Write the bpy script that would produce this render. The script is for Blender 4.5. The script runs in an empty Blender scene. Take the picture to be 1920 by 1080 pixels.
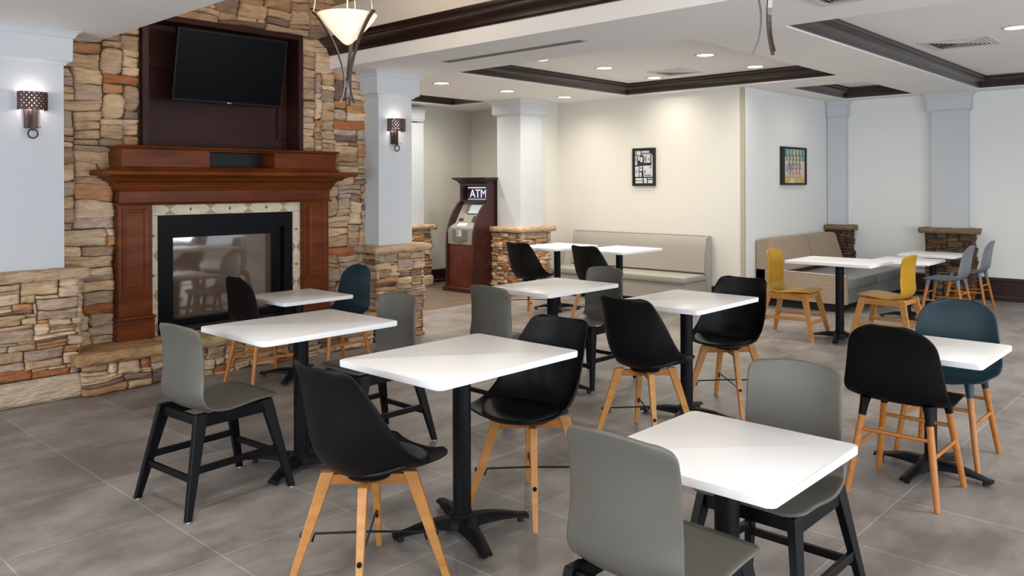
import bpy, bmesh, math, random
from mathutils import Vector, Matrix, noise
from math import pi, sin, cos, radians, sqrt

scene = bpy.context.scene
C = scene.collection
PI = pi

# ------------------------------------------------------------------ camera
YAW = radians(42.92); H = 1.475; FPX = 1521.0
cam_d = bpy.data.cameras.new('camera'); cam = bpy.data.objects.new('camera', cam_d); C.objects.link(cam)
cam_d.sensor_width = 36.0; cam_d.lens = 36.0 * FPX / 1920.0
cam_d.shift_y = -(540 - 347.3) / 1920.0
cam_d.clip_start = 0.05; cam_d.clip_end = 100
cam.matrix_world = (Matrix.Translation((0, 0, H)) @ Matrix.Rotation(YAW - PI/2, 4, 'Z')
                    @ Matrix.Rotation(PI/2, 4, 'X') @ Matrix.Rotation(-0.0034, 4, 'Z'))
scene.camera = cam

# ------------------------------------------------------------------ world, view, assumed daylight
w = bpy.data.worlds.new('world'); scene.world = w; w.use_nodes = True
bgn = w.node_tree.nodes['Background']; bgn.inputs[0].default_value = (0.80, 0.90, 1.0, 1); bgn.inputs[1].default_value = 1.0
scene.view_settings.view_transform = 'Standard'
scene.view_settings.look = 'None'
scene.view_settings.gamma = 1.0
scene.view_settings.exposure = 0.60
scene.view_settings.use_curve_mapping = False
scene.cycles.max_bounces = 8
scene.cycles.sample_clamp_indirect = 4.0

def area_light(name, loc, direction, sx, sy, power, color):
    l = bpy.data.lights.new(name, 'AREA'); l.shape = 'RECTANGLE'; l.size = sx; l.size_y = sy
    l.energy = power; l.color = color
    o = bpy.data.objects.new(name, l); C.objects.link(o); o.location = loc
    o.rotation_euler = Vector(direction).to_track_quat('-Z', 'Y').to_euler()
    return o
# area lights added as daylight through two unseen, assumed window walls behind the photographer
area_light('daylight_right', (3.6, -3.35, 1.25), (0, 1, 0), 9.0, 2.0, 250, (0.88, 0.94, 1.0))
area_light('daylight_rear', (-3.35, 1.5, 1.25), (1, 0, 0), 6.6, 2.0, 170, (0.90, 0.95, 1.0))

# ------------------------------------------------------------------ materials
def lin(c):
    return tuple(((x/255)/12.92 if x/255 <= 0.04045 else ((x/255+0.055)/1.055)**2.4) for x in c)

def mat(name, rgb, rough=0.5, metal=0.0, var=0.0, scale=(8, 8, 8), bump=0.0, bscale=60, spec=0.5, coat=0.0, detail=4, rgb2=None, emit=None, estr=0.0):
    m = bpy.data.materials.new(name); m.use_nodes = True
    nt = m.node_tree; b = nt.nodes['Principled BSDF']
    c = lin(rgb)
    b.inputs['Base Color'].default_value = (*c, 1)
    b.inputs['Roughness'].default_value = rough
    b.inputs['Metallic'].default_value = metal
    b.inputs['Specular IOR Level'].default_value = spec
    b.inputs['Coat Weight'].default_value = coat
    b.inputs['Coat Roughness'].default_value = 0.15
    tc = nt.nodes.new('ShaderNodeTexCoord')
    if var > 0 or rgb2:
        mp = nt.nodes.new('ShaderNodeMapping'); mp.inputs['Scale'].default_value = scale
        nz = nt.nodes.new('ShaderNodeTexNoise'); nz.inputs['Scale'].default_value = 1.0; nz.inputs['Detail'].default_value = detail
        cr = nt.nodes.new('ShaderNodeValToRGB'); cr.color_ramp.elements[0].position = 0.3; cr.color_ramp.elements[1].position = 0.7
        if rgb2: a, d = c, lin(rgb2)
        else:
            a = tuple(x*(1-var) for x in c); d = tuple(min(1, x*(1+var)) for x in c)
        cr.color_ramp.elements[0].color = (*a, 1); cr.color_ramp.elements[1].color = (*d, 1)
        nt.links.new(tc.outputs['Object'], mp.inputs[0]); nt.links.new(mp.outputs[0], nz.inputs['Vector'])
        nt.links.new(nz.outputs['Fac'], cr.inputs[0]); nt.links.new(cr.outputs[0], b.inputs['Base Color'])
    if bump > 0:
        nz = nt.nodes.new('ShaderNodeTexNoise'); nz.inputs['Scale'].default_value = bscale; nz.inputs['Detail'].default_value = 3
        bp = nt.nodes.new('ShaderNodeBump'); bp.inputs['Strength'].default_value = bump; bp.inputs['Distance'].default_value = 0.01
        nt.links.new(tc.outputs['Object'], nz.inputs['Vector'])
        nt.links.new(nz.outputs['Fac'], bp.inputs['Height']); nt.links.new(bp.outputs[0], b.inputs['Normal'])
    if emit:
        b.inputs['Emission Color'].default_value = (*lin(emit), 1); b.inputs['Emission Strength'].default_value = estr
    return m

M = {}
M['cream'] = mat('cream_plaster', (216, 213, 204), 0.85, bump=0.05, bscale=120)
M['white_wall'] = mat('white_plaster', (228, 229, 228), 0.85, bump=0.05, bscale=120)
M['ceiling'] = mat('ceiling_paint', (236, 234, 232), 0.9, bump=0.04, bscale=150)
M['vault'] = mat('vault_paint', (178, 154, 112), 0.9, bump=0.04, bscale=150)
M['column'] = mat('column_paint', (198, 202, 207), 0.7, bump=0.04, bscale=140)
M['dark_wood'] = mat('dark_wood', (36, 21, 18), 0.33, var=0.3, scale=(3, 3, 30), coat=0.2)
M['panel_wood'] = mat('panel_wood', (58, 33, 30), 0.4, var=0.22, scale=(2, 30, 5), spec=0.15)
M['cherry'] = mat('cherry_wood', (82, 36, 12), 0.34, rgb2=(116, 58, 23), scale=(2.5, 3, 12), spec=0.14)
M['maroon'] = mat('maroon_wood', (44, 14, 15), 0.35, rgb2=(62, 22, 20), scale=(4, 4, 6), coat=0.3)
M['base'] = mat('baseboard_wood', (44, 22, 22), 0.35, var=0.2, scale=(4, 4, 30), coat=0.3)
M['tabletop'] = mat('white_tabletop', (242, 242, 244), 0.32, spec=0.35)
M['black_iron'] = mat('black_cast_iron', (10, 11, 15), 0.5, spec=0.2, bump=0.15, bscale=200)
M['grey_shell'] = mat('grey_plastic', (88, 86, 79), 0.40, bump=0.03, bscale=400)
M['yellow_shell'] = mat('mustard_plastic', (180, 134, 8), 0.36)
M['teal_shell'] = mat('teal_plastic', (22, 50, 62), 0.4, spec=0.4)
M['black_shell'] = mat('black_plastic', (7, 8, 11), 0.42, spec=0.2)
M['black_shell2'] = mat('black_matte_plastic', (8, 8, 10), 0.5, spec=0.15)
M['lgrey_shell'] = mat('light_grey_plastic', (116, 120, 128), 0.42)
M['black_pad'] = mat('black_leatherette', (12, 13, 15), 0.42, spec=0.3, bump=0.1, bscale=300)
M['black_frame'] = mat('black_painted_wood', (7, 8, 12), 0.4, spec=0.2, bump=0.04)
M['oak'] = mat('beech_wood', (174, 116, 56), 0.4, rgb2=(194, 138, 78), scale=(5, 5, 26))
M['oak_dark'] = mat('amber_wood', (164, 98, 36), 0.4, rgb2=(182, 116, 50), scale=(5, 5, 26))
M['blackrod'] = mat('black_rod', (18, 18, 20), 0.35, metal=0.6)
M['vinyl'] = mat('grey_vinyl', (158, 153, 145), 0.45, bump=0.04, bscale=250)
M['sofa_fabric'] = mat('beige_tweed', (142, 122, 102), 0.95, rgb2=(176, 158, 138), scale=(140, 140, 40), bump=0.3, bscale=250)
M['sofa_seat'] = mat('grey_vinyl_seat', (122, 122, 120), 0.4, bump=0.04)
M['piping'] = mat('piping', (206, 202, 194), 0.6)
M['vinyl_piping'] = mat('grey_piping', (120, 116, 108), 0.6)
M['black'] = mat('flat_black', (12, 12, 13), 0.6)
M['firebox'] = mat('black_steel', (7, 8, 12), 0.45, spec=0.12)
M['tv_body'] = mat('tv_plastic', (8, 8, 10), 0.4, spec=0.2)
M['tv_screen'] = mat('tv_screen', (4, 5, 7), 0.3, spec=0.06)
M['print_white'] = mat('print_white', (212, 214, 216), 0.6)
M['steel'] = mat('brushed_steel', (120, 112, 112), 0.32, metal=0.9)
M['bronze'] = mat('bronze', (78, 62, 60), 0.4, metal=0.7)
M['vent'] = mat('vent_white', (206, 204, 198), 0.6)
M['vent_dark'] = mat('vent_dark', (60, 56, 52), 0.8)
M['lamp_lens'] = mat('lamp_lens', (255, 252, 240), 0.5, emit=(255, 247, 228), estr=4.0)
M['bowl'] = mat('frosted_glass', (250, 236, 220), 0.5, emit=(255, 226, 196), estr=0.42)
M['sconce_glow'] = mat('sconce_glow', (255, 240, 225), 0.5, emit=(255, 228, 205), estr=6.0)
M['wire'] = mat('cable', (190, 186, 178), 0.4, metal=0.5)
M['white_box'] = mat('white_plastic', (224, 222, 216), 0.5)
M['atm_grey'] = mat('machine_grey', (148, 146, 138), 0.5)
M['atm_dark'] = mat('machine_dark', (54, 54, 56), 0.4)
M['screen_lit'] = mat('lit_screen', (150, 160, 164), 0.3, emit=(178, 190, 196), estr=0.35)
M['sign_blue'] = mat('sign_blue', (30, 26, 62), 0.3, emit=(40, 34, 90), estr=0.2)
M['sign_white'] = mat('sign_white', (235, 235, 240), 0.4, emit=(235, 235, 240), estr=0.5)
M['ceramic'] = mat('limestone_tile', (206, 192, 164), 0.5, rgb2=(226, 214, 190), scale=(14, 14, 30))
M['ceramic_d'] = mat('tan_tile', (168, 146, 120), 0.5, var=0.1)
M['ceramic_b'] = mat('brown_tile', (78, 58, 40), 0.4)
M['window_white'] = mat('window_frame', (215, 215, 215), 0.5)  # frames of the assumed, unseen windows

def glass_mat():
    m = bpy.data.materials.new('fire_glass'); m.use_nodes = True
    nt = m.node_tree; b = nt.nodes['Principled BSDF']
    b.inputs['Base Color'].default_value = (*lin((96, 78, 64)), 1)
    b.inputs['Roughness'].default_value = 0.06; b.inputs['Specular IOR Level'].default_value = 1.0
    b.inputs['Coat Weight'].default_value = 1.0; b.inputs['Coat Roughness'].default_value = 0.03; b.inputs['Coat IOR'].default_value = 1.9
    return m
M['fire_glass'] = glass_mat()

def clear_glass():
    m = bpy.data.materials.new('window_glass'); m.use_nodes = True
    b = m.node_tree.nodes['Principled BSDF']
    b.inputs['Transmission Weight'].default_value = 1.0; b.inputs['Roughness'].default_value = 0.0; b.inputs['IOR'].default_value = 1.05
    return m
M['clear'] = clear_glass()

def stone_mat(name):
    m = bpy.data.materials.new(name); m.use_nodes = True
    nt = m.node_tree; b = nt.nodes['Principled BSDF']; b.inputs['Roughness'].default_value = 0.85
    b.inputs['Specular IOR Level'].default_value = 0.25
    at = nt.nodes.new('ShaderNodeVertexColor'); at.layer_name = 'stone'
    tc = nt.nodes.new('ShaderNodeTexCoord')
    mp = nt.nodes.new('ShaderNodeMapping'); mp.inputs['Scale'].default_value = (7, 7, 26)
    n1 = nt.nodes.new('ShaderNodeTexNoise'); n1.inputs['Scale'].default_value = 1.0; n1.inputs['Detail'].default_value = 8; n1.inputs['Roughness'].default_value = 0.65
    cr = nt.nodes.new('ShaderNodeValToRGB')
    cr.color_ramp.elements[0].position = 0.28; cr.color_ramp.elements[0].color = (0.52, 0.47, 0.42, 1)
    cr.color_ramp.elements[1].position = 0.66; cr.color_ramp.elements[1].color = (1.12, 1.10, 1.06, 1)
    mx = nt.nodes.new('ShaderNodeMix'); mx.data_type = 'RGBA'; mx.blend_type = 'MULTIPLY'; mx.inputs[0].default_value = 0.8
    nt.links.new(tc.outputs['Object'], mp.inputs[0]); nt.links.new(mp.outputs[0], n1.inputs['Vector'])
    nt.links.new(n1.outputs['Fac'], cr.inputs[0])
    nt.links.new(at.outputs['Color'], mx.inputs[6]); nt.links.new(cr.outputs[0], mx.inputs[7])
    nt.links.new(mx.outputs[2], b.inputs['Base Color'])
    n2 = nt.nodes.new('ShaderNodeTexNoise'); n2.inputs['Scale'].default_value = 2.2; n2.inputs['Detail'].default_value = 8
    nt.links.new(mp.outputs[0], n2.inputs['Vector'])
    bp = nt.nodes.new('ShaderNodeBump'); bp.inputs['Strength'].default_value = 0.9; bp.inputs['Distance'].default_value = 0.03
    nt.links.new(n2.outputs['Fac'], bp.inputs['Height']); nt.links.new(bp.outputs[0], b.inputs['Normal'])
    return m
M['stone'] = stone_mat('ledgestone')

def floor_mat():
    m = bpy.data.materials.new('floor_tile'); m.use_nodes = True
    nt = m.node_tree; b = nt.nodes['Principled BSDF']
    tc = nt.nodes.new('ShaderNodeTexCoord')
    mp = nt.nodes.new('ShaderNodeMapping'); mp.inputs['Location'].default_value = (-0.975, -3.06, 0)
    br = nt.nodes.new('ShaderNodeTexBrick'); br.offset = 0.0; br.squash = 1.0
    br.inputs['Scale'].default_value = 1.0; br.inputs['Brick Width'].default_value = 0.605; br.inputs['Row Height'].default_value = 0.6
    br.inputs['Mortar Size'].default_value = 0.0028; br.inputs['Mortar Smooth'].default_value = 0.2
    br.inputs['Color1'].default_value = (*lin((148, 142, 138)), 1); br.inputs['Color2'].default_value = (*lin((131, 126, 123)), 1)
    br.inputs['Mortar'].default_value = (*lin((182, 176, 170)), 1)
    nt.links.new(tc.outputs['Object'], mp.inputs[0]); nt.links.new(mp.outputs[0], br.inputs['Vector'])
    n1 = nt.nodes.new('ShaderNodeTexNoise'); n1.inputs['Scale'].default_value = 2.1; n1.inputs['Detail'].default_value = 9; n1.inputs['Roughness'].default_value = 0.62
    mp2 = nt.nodes.new('ShaderNodeMapping'); mp2.inputs['Scale'].default_value = (1.0, 1.5, 1)
    nt.links.new(tc.outputs['Object'], mp2.inputs[0]); nt.links.new(mp2.outputs[0], n1.inputs['Vector'])
    cr = nt.nodes.new('ShaderNodeValToRGB')
    cr.color_ramp.elements[0].position = 0.39; cr.color_ramp.elements[0].color = (0.62, 0.59, 0.57, 1)
    cr.color_ramp.elements[1].position = 0.62; cr.color_ramp.elements[1].color = (1.22, 1.21, 1.20, 1)
    nt.links.new(n1.outputs['Fac'], cr.inputs[0])
    mx = nt.nodes.new('ShaderNodeMix'); mx.data_type = 'RGBA'; mx.blend_type = 'MULTIPLY'; mx.inputs[0].default_value = 0.85
    nt.links.new(br.outputs['Color'], mx.inputs[6]); nt.links.new(cr.outputs[0], mx.inputs[7])
    nt.links.new(mx.outputs[2], b.inputs['Base Color'])
    b.inputs['Roughness'].default_value = 0.42; b.inputs['Specular IOR Level'].default_value = 0.45
    bp = nt.nodes.new('ShaderNodeBump'); bp.inputs['Strength'].default_value = 0.12; bp.inputs['Distance'].default_value = 0.01
    nt.links.new(n1.outputs['Fac'], bp.inputs['Height']); nt.links.new(bp.outputs[0], b.inputs['Normal'])
    return m
M['floor'] = floor_mat()
M['floor_dark'] = mat('brown_floor', (112, 98, 84), 0.35, var=0.2, scale=(1.2, 9, 1), detail=6)

# ------------------------------------------------------------------ mesh helpers
def newbm(): return bmesh.new()

def obj(name, bm, m, parent=None, smooth=False, mats=None):
    me = bpy.data.meshes.new(name)
    bmesh.ops.recalc_face_normals(bm, faces=bm.faces)
    bm.to_mesh(me); bm.free()
    for x in (mats or [m]): me.materials.append(x)
    if smooth:
        me.polygons.foreach_set('use_smooth', [True]*len(me.polygons))
        if smooth != 'all': me.set_sharp_from_angle(angle=radians(38))
    o = bpy.data.objects.new(name, me); C.objects.link(o)
    if parent: o.parent = parent
    return o

def thing(name, label, cat, loc=(0, 0, 0), rotz=0, group=None):
    o = bpy.data.objects.new(name, None); C.objects.link(o)
    o.empty_display_size = 0.1
    o.location = loc; o.rotation_euler = (0, 0, rotz); o['label'] = label; o['category'] = cat
    if group: o['group'] = group
    return o

def tag(o, label, cat, group=None):
    o['label'] = label; o['category'] = cat
    if group: o['group'] = group
    return o

def struct(name, bm, m, parent=None, smooth=False, mats=None):
    o = obj(name, bm, m, parent, smooth, mats)
    if parent is None: o['kind'] = 'structure'
    return o

def copy_tree(o, parent=None):
    c = o.copy(); C.objects.link(c); c.parent = parent
    for ch in list(o.children): copy_tree(ch, c)
    return c

def box(bm, x0, x1, y0, y1, z0, z1, mi=0):
    vs = [bm.verts.new(p) for p in ((x0,y0,z0),(x1,y0,z0),(x1,y1,z0),(x0,y1,z0),(x0,y0,z1),(x1,y0,z1),(x1,y1,z1),(x0,y1,z1))]
    for q in ((0,3,2,1),(4,5,6,7),(0,1,5,4),(1,2,6,5),(2,3,7,6),(3,0,4,7)):
        f = bm.faces.new([vs[i] for i in q]); f.material_index = mi
    return vs

def bbox(x0, x1, y0, y1, z0, z1, bev=0.004, seg=2):
    bm = newbm(); box(bm, x0, x1, y0, y1, z0, z1)
    if bev: bmesh.ops.bevel(bm, geom=bm.edges[:], offset=bev, segments=seg, affect='EDGES', profile=0.5)
    return bm

def loft(bm, x0, x1, y0, y1, secs, cap=True, mi=0):
    """stack of rectangles: secs = [(z, grow)] (grow may be (gx, gy0, gy1))"""
    rings = []
    for z, g in secs:
        gx, ga, gb = g if isinstance(g, tuple) else (g, g, g)
        rings.append([bm.verts.new(p) for p in ((x0-gx, y0-ga, z), (x1+gx, y0-ga, z), (x1+gx, y1+gb, z), (x0-gx, y1+gb, z))])
    for a, b in zip(rings, rings[1:]):
        for i in range(4):
            f = bm.faces.new((a[i], a[(i+1) % 4], b[(i+1) % 4], b[i])); f.material_index = mi
    if cap:
        bm.faces.new(rings[0][::-1]); bm.faces.new(rings[-1])

def beam(bm, p0, p1, w0, d0, w1, d1, side=(0, 1, 0), vert_ends=True):
    """tapered bar p0->p1; w along side vector, d across; horizontal end cuts for legs"""
    p0, p1 = Vector(p0), Vector(p1); ax = (p1-p0).normalized()
    s = Vector(side); s = (s - ax*s.dot(ax)).normalized(); t = ax.cross(s).normalized()
    vs = []
    for p, w_, d_ in ((p0, w0, d0), (p1, w1, d1)):
        for a, b in ((-1,-1),(1,-1),(1,1),(-1,1)):
            q = p + s*(a*w_/2) + t*(b*d_/2)
            if vert_ends and abs(ax.z) > 0.5:
                q = q - ax*((q.z-p.z)/ax.z)
            vs.append(bm.verts.new(q))
    for q in ((0,3,2,1),(4,5,6,7),(0,1,5,4),(1,2,6,5),(2,3,7,6),(3,0,4,7)):
        bm.faces.new([vs[i] for i in q])

def bevel_all(bm, off, seg=2):
    bmesh.ops.bevel(bm, geom=[e for e in bm.edges], offset=off, segments=seg, affect='EDGES', profile=0.5)

def tube(bm, pts, rad, n=10, cap=True):
    pts = [Vector(p) for p in pts]
    if not isinstance(rad, (list, tuple)): rad = [rad]*len(pts)
    rings = []; prev = None
    for i, p in enumerate(pts):
        d = (pts[min(i+1, len(pts)-1)] - pts[max(i-1, 0)]).normalized()
        if prev is None:
            s = d.orthogonal().normalized()
        else:
            s = (prev - d*prev.dot(d)).normalized()
        prev = s; t = d.cross(s)
        rings.append([bm.verts.new(p + (s*cos(2*pi*k/n) + t*sin(2*pi*k/n))*rad[i]) for k in range(n)])
    for a, b in zip(rings, rings[1:]):
        for k in range(n): bm.faces.new((a[k], a[(k+1) % n], b[(k+1) % n], b[k]))
    if cap: bm.faces.new(rings[0][::-1]); bm.faces.new(rings[-1])

def lathe(bm, prof, n=32, c=(0, 0), cap0=True, cap1=True):
    rings = [[bm.verts.new((c[0]+r*cos(2*pi*k/n), c[1]+r*sin(2*pi*k/n), z)) for k in range(n)] for r, z in prof]
    for a, b in zip(rings, rings[1:]):
        for k in range(n): bm.faces.new((a[k], a[(k+1) % n], b[(k+1) % n], b[k]))
    if cap0: bm.faces.new(rings[0][::-1])
    if cap1: bm.faces.new(rings[-1])

def prism(bm, poly, axis, a0, a1, mi=0):
    """extrude 2D poly; axis 'y': poly (x,z); axis 'x': poly (y,z); axis 'z': poly (x,y)"""
    def P(u, v, a):
        return (u, a, v) if axis == 'y' else ((a, u, v) if axis == 'x' else (u, v, a))
    A = [bm.verts.new(P(u, v, a0)) for u, v in poly]; B = [bm.verts.new(P(u, v, a1)) for u, v in poly]
    n = len(poly)
    for i in range(n):
        f = bm.faces.new((A[i], A[(i+1) % n], B[(i+1) % n], B[i])); f.material_index = mi
    f = bm.faces.new(A[::-1]); f.material_index = mi
    f = bm.faces.new(B); f.material_index = mi

def rect_sweep(bm, x0, x1, y0, y1, prof):
    """moulding round the inside of a rectangle; prof = [(inset, z)]"""
    rings = [[bm.verts.new(p) for p in ((x0+o, y0+o, z), (x1-o, y0+o, z), (x1-o, y1-o, z), (x0+o, y1-o, z))] for o, z in prof]
    for a, b in zip(rings, rings[1:]):
        for i in range(4): bm.faces.new((a[i], a[(i+1) % 4], b[(i+1) % 4], b[i]))

def crom(P, n):
    """catmull-rom resample of a list of tuples to n points (uniform in parameter)"""
    P = [Vector(p) if len(p) > 2 else Vector((*p, 0)) for p in P]; k = len(P); out = []
    for i in range(n):
        t = i/(n-1)*(k-1); j = min(int(t), k-2); u = t-j
        p0 = P[max(j-1, 0)]; p1 = P[j]; p2 = P[j+1]; p3 = P[min(j+2, k-1)]
        out.append(0.5*((2*p1) + (p2-p0)*u + (2*p0-5*p1+4*p2-p3)*u*u + (3*p1-p0-3*p2+p3)*u**3))
    return out

# ------------------------------------------------------------------ ledgestone facing
PAL = [lin(c) for c in ((206,186,154),(198,178,146),(188,166,134),(214,198,170),(182,168,148),(186,146,106),(172,118,80),(150,138,124),(128,114,104),(192,154,108),(216,202,176),(176,156,132),(188,178,164))]
PAL = [(min(1, a*1.18), b*1.05, c*1.02) for a, b, c in PAL]
PALW = [13, 12, 10, 12, 9, 5, 3, 4.5, 3.5, 3.5, 9, 8, 7]
PALD = [lin(c) for c in ((112,92,74),(100,84,70),(138,92,58),(84,76,70),(122,108,94),(92,68,52))]

def warp(x, y, wa, ws):
    """gentle shared undulation so that the joints run unevenly"""
    return (x + wa*noise.noise(Vector((x*3.1+ws, y*4.0, ws))), y + wa*0.9*noise.noise(Vector((x*3.4, y*6.5+ws, ws*2))))

def stones(bm, lay, o, u, n, U, V, seed, ex=(), cell=0.024, wr=(4, 17), hr=(2, 5), dep=(0.02, 0.055), pal=None, palw=None, slit=0.0012, wa=0.035):
    """cover the U x V rectangle at origin o (u = horizontal dir, z up, n = outward) with irregular stones"""
    rnd = random.Random(seed)
    o = Vector(o); u = Vector(u); n = Vector(n); zz = Vector((0, 0, 1))
    nu, nv = int(round(U/cell)), int(round(V/cell)); cu, cv = U/nu, V/nv
    occ = [[False]*nu for _ in range(nv)]
    for a0, a1, b0, b1 in ex:
        for j in range(nv):
            for i in range(nu):
                if a0 < (i+.5)*cu < a1 and b0 < (j+.5)*cv < b1: occ[j][i] = True
    for j in range(nv):
        for i in range(nu):
            if occ[j][i]: continue
            run = 0
            while i+run < nu and not occ[j][i+run] and run < wr[1]: run += 1
            w_ = min(run, rnd.randint(*wr))
            if run - w_ < 3 and run < wr[1]: w_ = run
            hh = rnd.choice([hr[0], hr[0], hr[0]+1, hr[0]+1, hr[0]+2, hr[1]])
            if w_ < 6: hh = min(hh, 3)
            if hr[1] >= 5 and rnd.random() < 0.05: hh = 8; w_ = min(run, 7)
            h = 0
            while h < hh and j+h < nv and all(not occ[j+h][i+k] for k in range(w_)): h += 1
            if nv-(j+h) == 1 and all(not occ[j+h][i+k] for k in range(w_)): h += 1
            for b in range(h):
                for k in range(w_): occ[j+b][i+k] = True
            one_stone(bm, lay, o, u, n, zz, i*cu, (i+w_)*cu, j*cv, (j+h)*cv, rnd, dep, pal or PAL, palw or PALW, slit, wa, seed)

def one_stone(bm, lay, o, u, n, zz, a0, a1, b0, b1, rnd, dep, pal, palw, slit, wa=0.03, ws=1):
    g = slit; W_, H_ = a1-a0, b1-b0
    j = lambda s: rnd.uniform(-s, s)
    jj = min(0.006, H_*0.09)
    cs = [(a0+g+abs(j(jj)), b0+g+j(jj)), (a1-g-abs(j(jj)), b0+g+j(jj)), (a1-g-abs(j(jj)), b1-g+j(jj)), (a0+g+abs(j(jj)), b1-g+j(jj))]
    D = rnd.uniform(*dep); rc = min(W_, H_)*(rnd.uniform(0.03, 0.16) if H_ < 0.15 else rnd.uniform(0.3, 0.42)); tilt = j(0.012); tl2 = j(0.010)
    seed = rnd.random()*100
    col = Vector(rnd.choices(pal, palw)[0] if palw and len(palw) == len(pal) else rnd.choice(pal)) * rnd.uniform(0.82, 1.1)
    nx = max(5, min(22, int(W_/0.019)+2)); ny = max(5, min(11, int(H_/0.012)+2))
    us = [0, 0.012] + [0.02+0.96*i/(nx-2) for i in range(1, nx-2)] + [0.988, 1]
    vs_ = [0, 0.04] + [0.05+0.90*i/(ny-2) for i in range(1, ny-2)] + [0.96, 1]
    grid = []
    for v in vs_:
        row = []
        for s in us:
            x = (cs[0][0]*(1-s)+cs[1][0]*s)*(1-v) + (cs[3][0]*(1-s)+cs[2][0]*s)*v
            y = (cs[0][1]*(1-s)+cs[1][1]*s)*(1-v) + (cs[3][1]*(1-s)+cs[2][1]*s)*v
            # round the corners of the outline
            dx = min(s, 1-s)*W_; dy = min(v, 1-v)*H_
            if dx < rc and dy < rc:
                ex_, ey_ = (rc-dx)/rc, (rc-dy)/rc; m_ = max(ex_, ey_); r_ = sqrt(ex_*ex_+ey_*ey_)
                if r_ > 1e-6:
                    k = m_/r_; cxs = 1 if s < .5 else -1; cys = 1 if v < .5 else -1
                    x += cxs*rc*ex_*(1-k)*0.8; y += cys*rc*ey_*(1-k)*0.8
            wob = noise.noise(Vector((x*14+seed, y*22, seed)))*0.006
            if v in (0, 1) or s in (0, 1): y += wob; x += wob*0.7
            e = min(dx, dy); edge = min(1.0, e/0.005)
            d = D*(0.45+0.55*sqrt(edge)) if e > 0 else 0.0
            if e > 0:
                q = noise.noise(Vector((x*5+seed, y*42, seed*2)))
                d += 0.010*round(q*3.2)/2 + noise.noise(Vector((x*12+seed, y*30, seed*3)))*0.010 + noise.noise(Vector((x*45, y*90+seed, seed)))*0.007 + tilt*(s-.5)*2 + tl2*(v-.5)*2
                d = max(d, 0.006)
            x, y = warp(x, y, wa, ws)
            row.append(bm.verts.new(o + u*x + zz*y + n*d))
        grid.append(row)
    for r in range(len(grid)-1):
        for c_ in range(len(us)-1):
            f = bm.faces.new((grid[r][c_], grid[r][c_+1], grid[r+1][c_+1], grid[r+1][c_])); f.smooth = True
            for lp in f.loops: lp[lay] = (*col, 1)

def stone_bm():
    bm = newbm(); lay = bm.loops.layers.float_color.new('stone'); return bm, lay

def mortar_box(bm, lay, x0, x1, y0, y1, z0, z1, col=(84, 70, 58)):
    n0 = len(bm.faces); box(bm, x0, x1, y0, y1, z0, z1); bm.faces.ensure_lookup_table()
    for f in bm.faces[n0:]:
        for lp in f.loops: lp[lay] = (*lin(col), 1)

def rough_slab(bm, lay, x0, x1, y0, y1, z0, z1, seed, col, amp=0.008, cell=0.03):
    """stone slab with a rocky edge"""
    rnd = random.Random(seed); bmt = newbm(); box(bmt, x0, x1, y0, y1, z0, z1)
    def cut(axis, a, b):
        k = max(1, int((b-a)/cell))
        for i in range(1, k):
            co = [0, 0, 0]; co[axis] = a+(b-a)*i/k; no = [0, 0, 0]; no[axis] = 1
            bmesh.ops.bisect_plane(bmt, geom=bmt.verts[:]+bmt.edges[:]+bmt.faces[:], plane_co=co, plane_no=no)
    cut(0, x0, x1); cut(1, y0, y1); cut(2, z0, z1)
    cx, cy, cz = (x0+x1)/2, (y0+y1)/2, (z0+z1)/2
    mp = {}
    for v in bmt.verts:
        p = v.co.copy(); q = p*22 + Vector((seed, seed*3, 0))
        side = max(abs(p.x-cx)/((x1-x0)/2), abs(p.y-cy)/((y1-y0)/2)) > 0.999
        top = abs(p.z-cz)/((z1-z0)/2) > 0.99
        if side:
            dx = 1 if p.x > cx else -1; dy = 1 if p.y > cy else -1
            a = noise.noise(q)*amp*1.5 + (-0.008 if top else 0.002)
            if abs(abs(p.x-cx)-(x1-x0)/2) < 1e-4: p.x += dx*a
            if abs(abs(p.y-cy)-(y1-y0)/2) < 1e-4: p.y += dy*a
        p.z += noise.noise(q*0.6)*amp*0.5
        mp[v] = bm.verts.new(p)
    for f in bmt.faces:
        g = bm.faces.new([mp[v] for v in f.verts]); g.smooth = True
        for lp in g.loops: lp[lay] = (*lin(col), 1)
    bmt.free()

# ================================================================== SETTING
Z = 2.65; ZB = 2.57; ZC = 2.80
WX = 9.05      # wall behind the banquette
FX = 11.65     # far wall
AY = 4.60      # wall with the colourful picture
FY = 6.44      # fireplace wall
NY = 9.3       # nook wall

bm = newbm(); box(bm, -3.3, 12.0, -3.3, 7.25, -0.1, 0.0); struct('floor', bm, M['floor'])
bm = newbm(); box(bm, -3.3, 12.0, 7.25, 9.6, -0.1, 0.0); struct('floor_nook', bm, M['floor_dark'])

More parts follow.
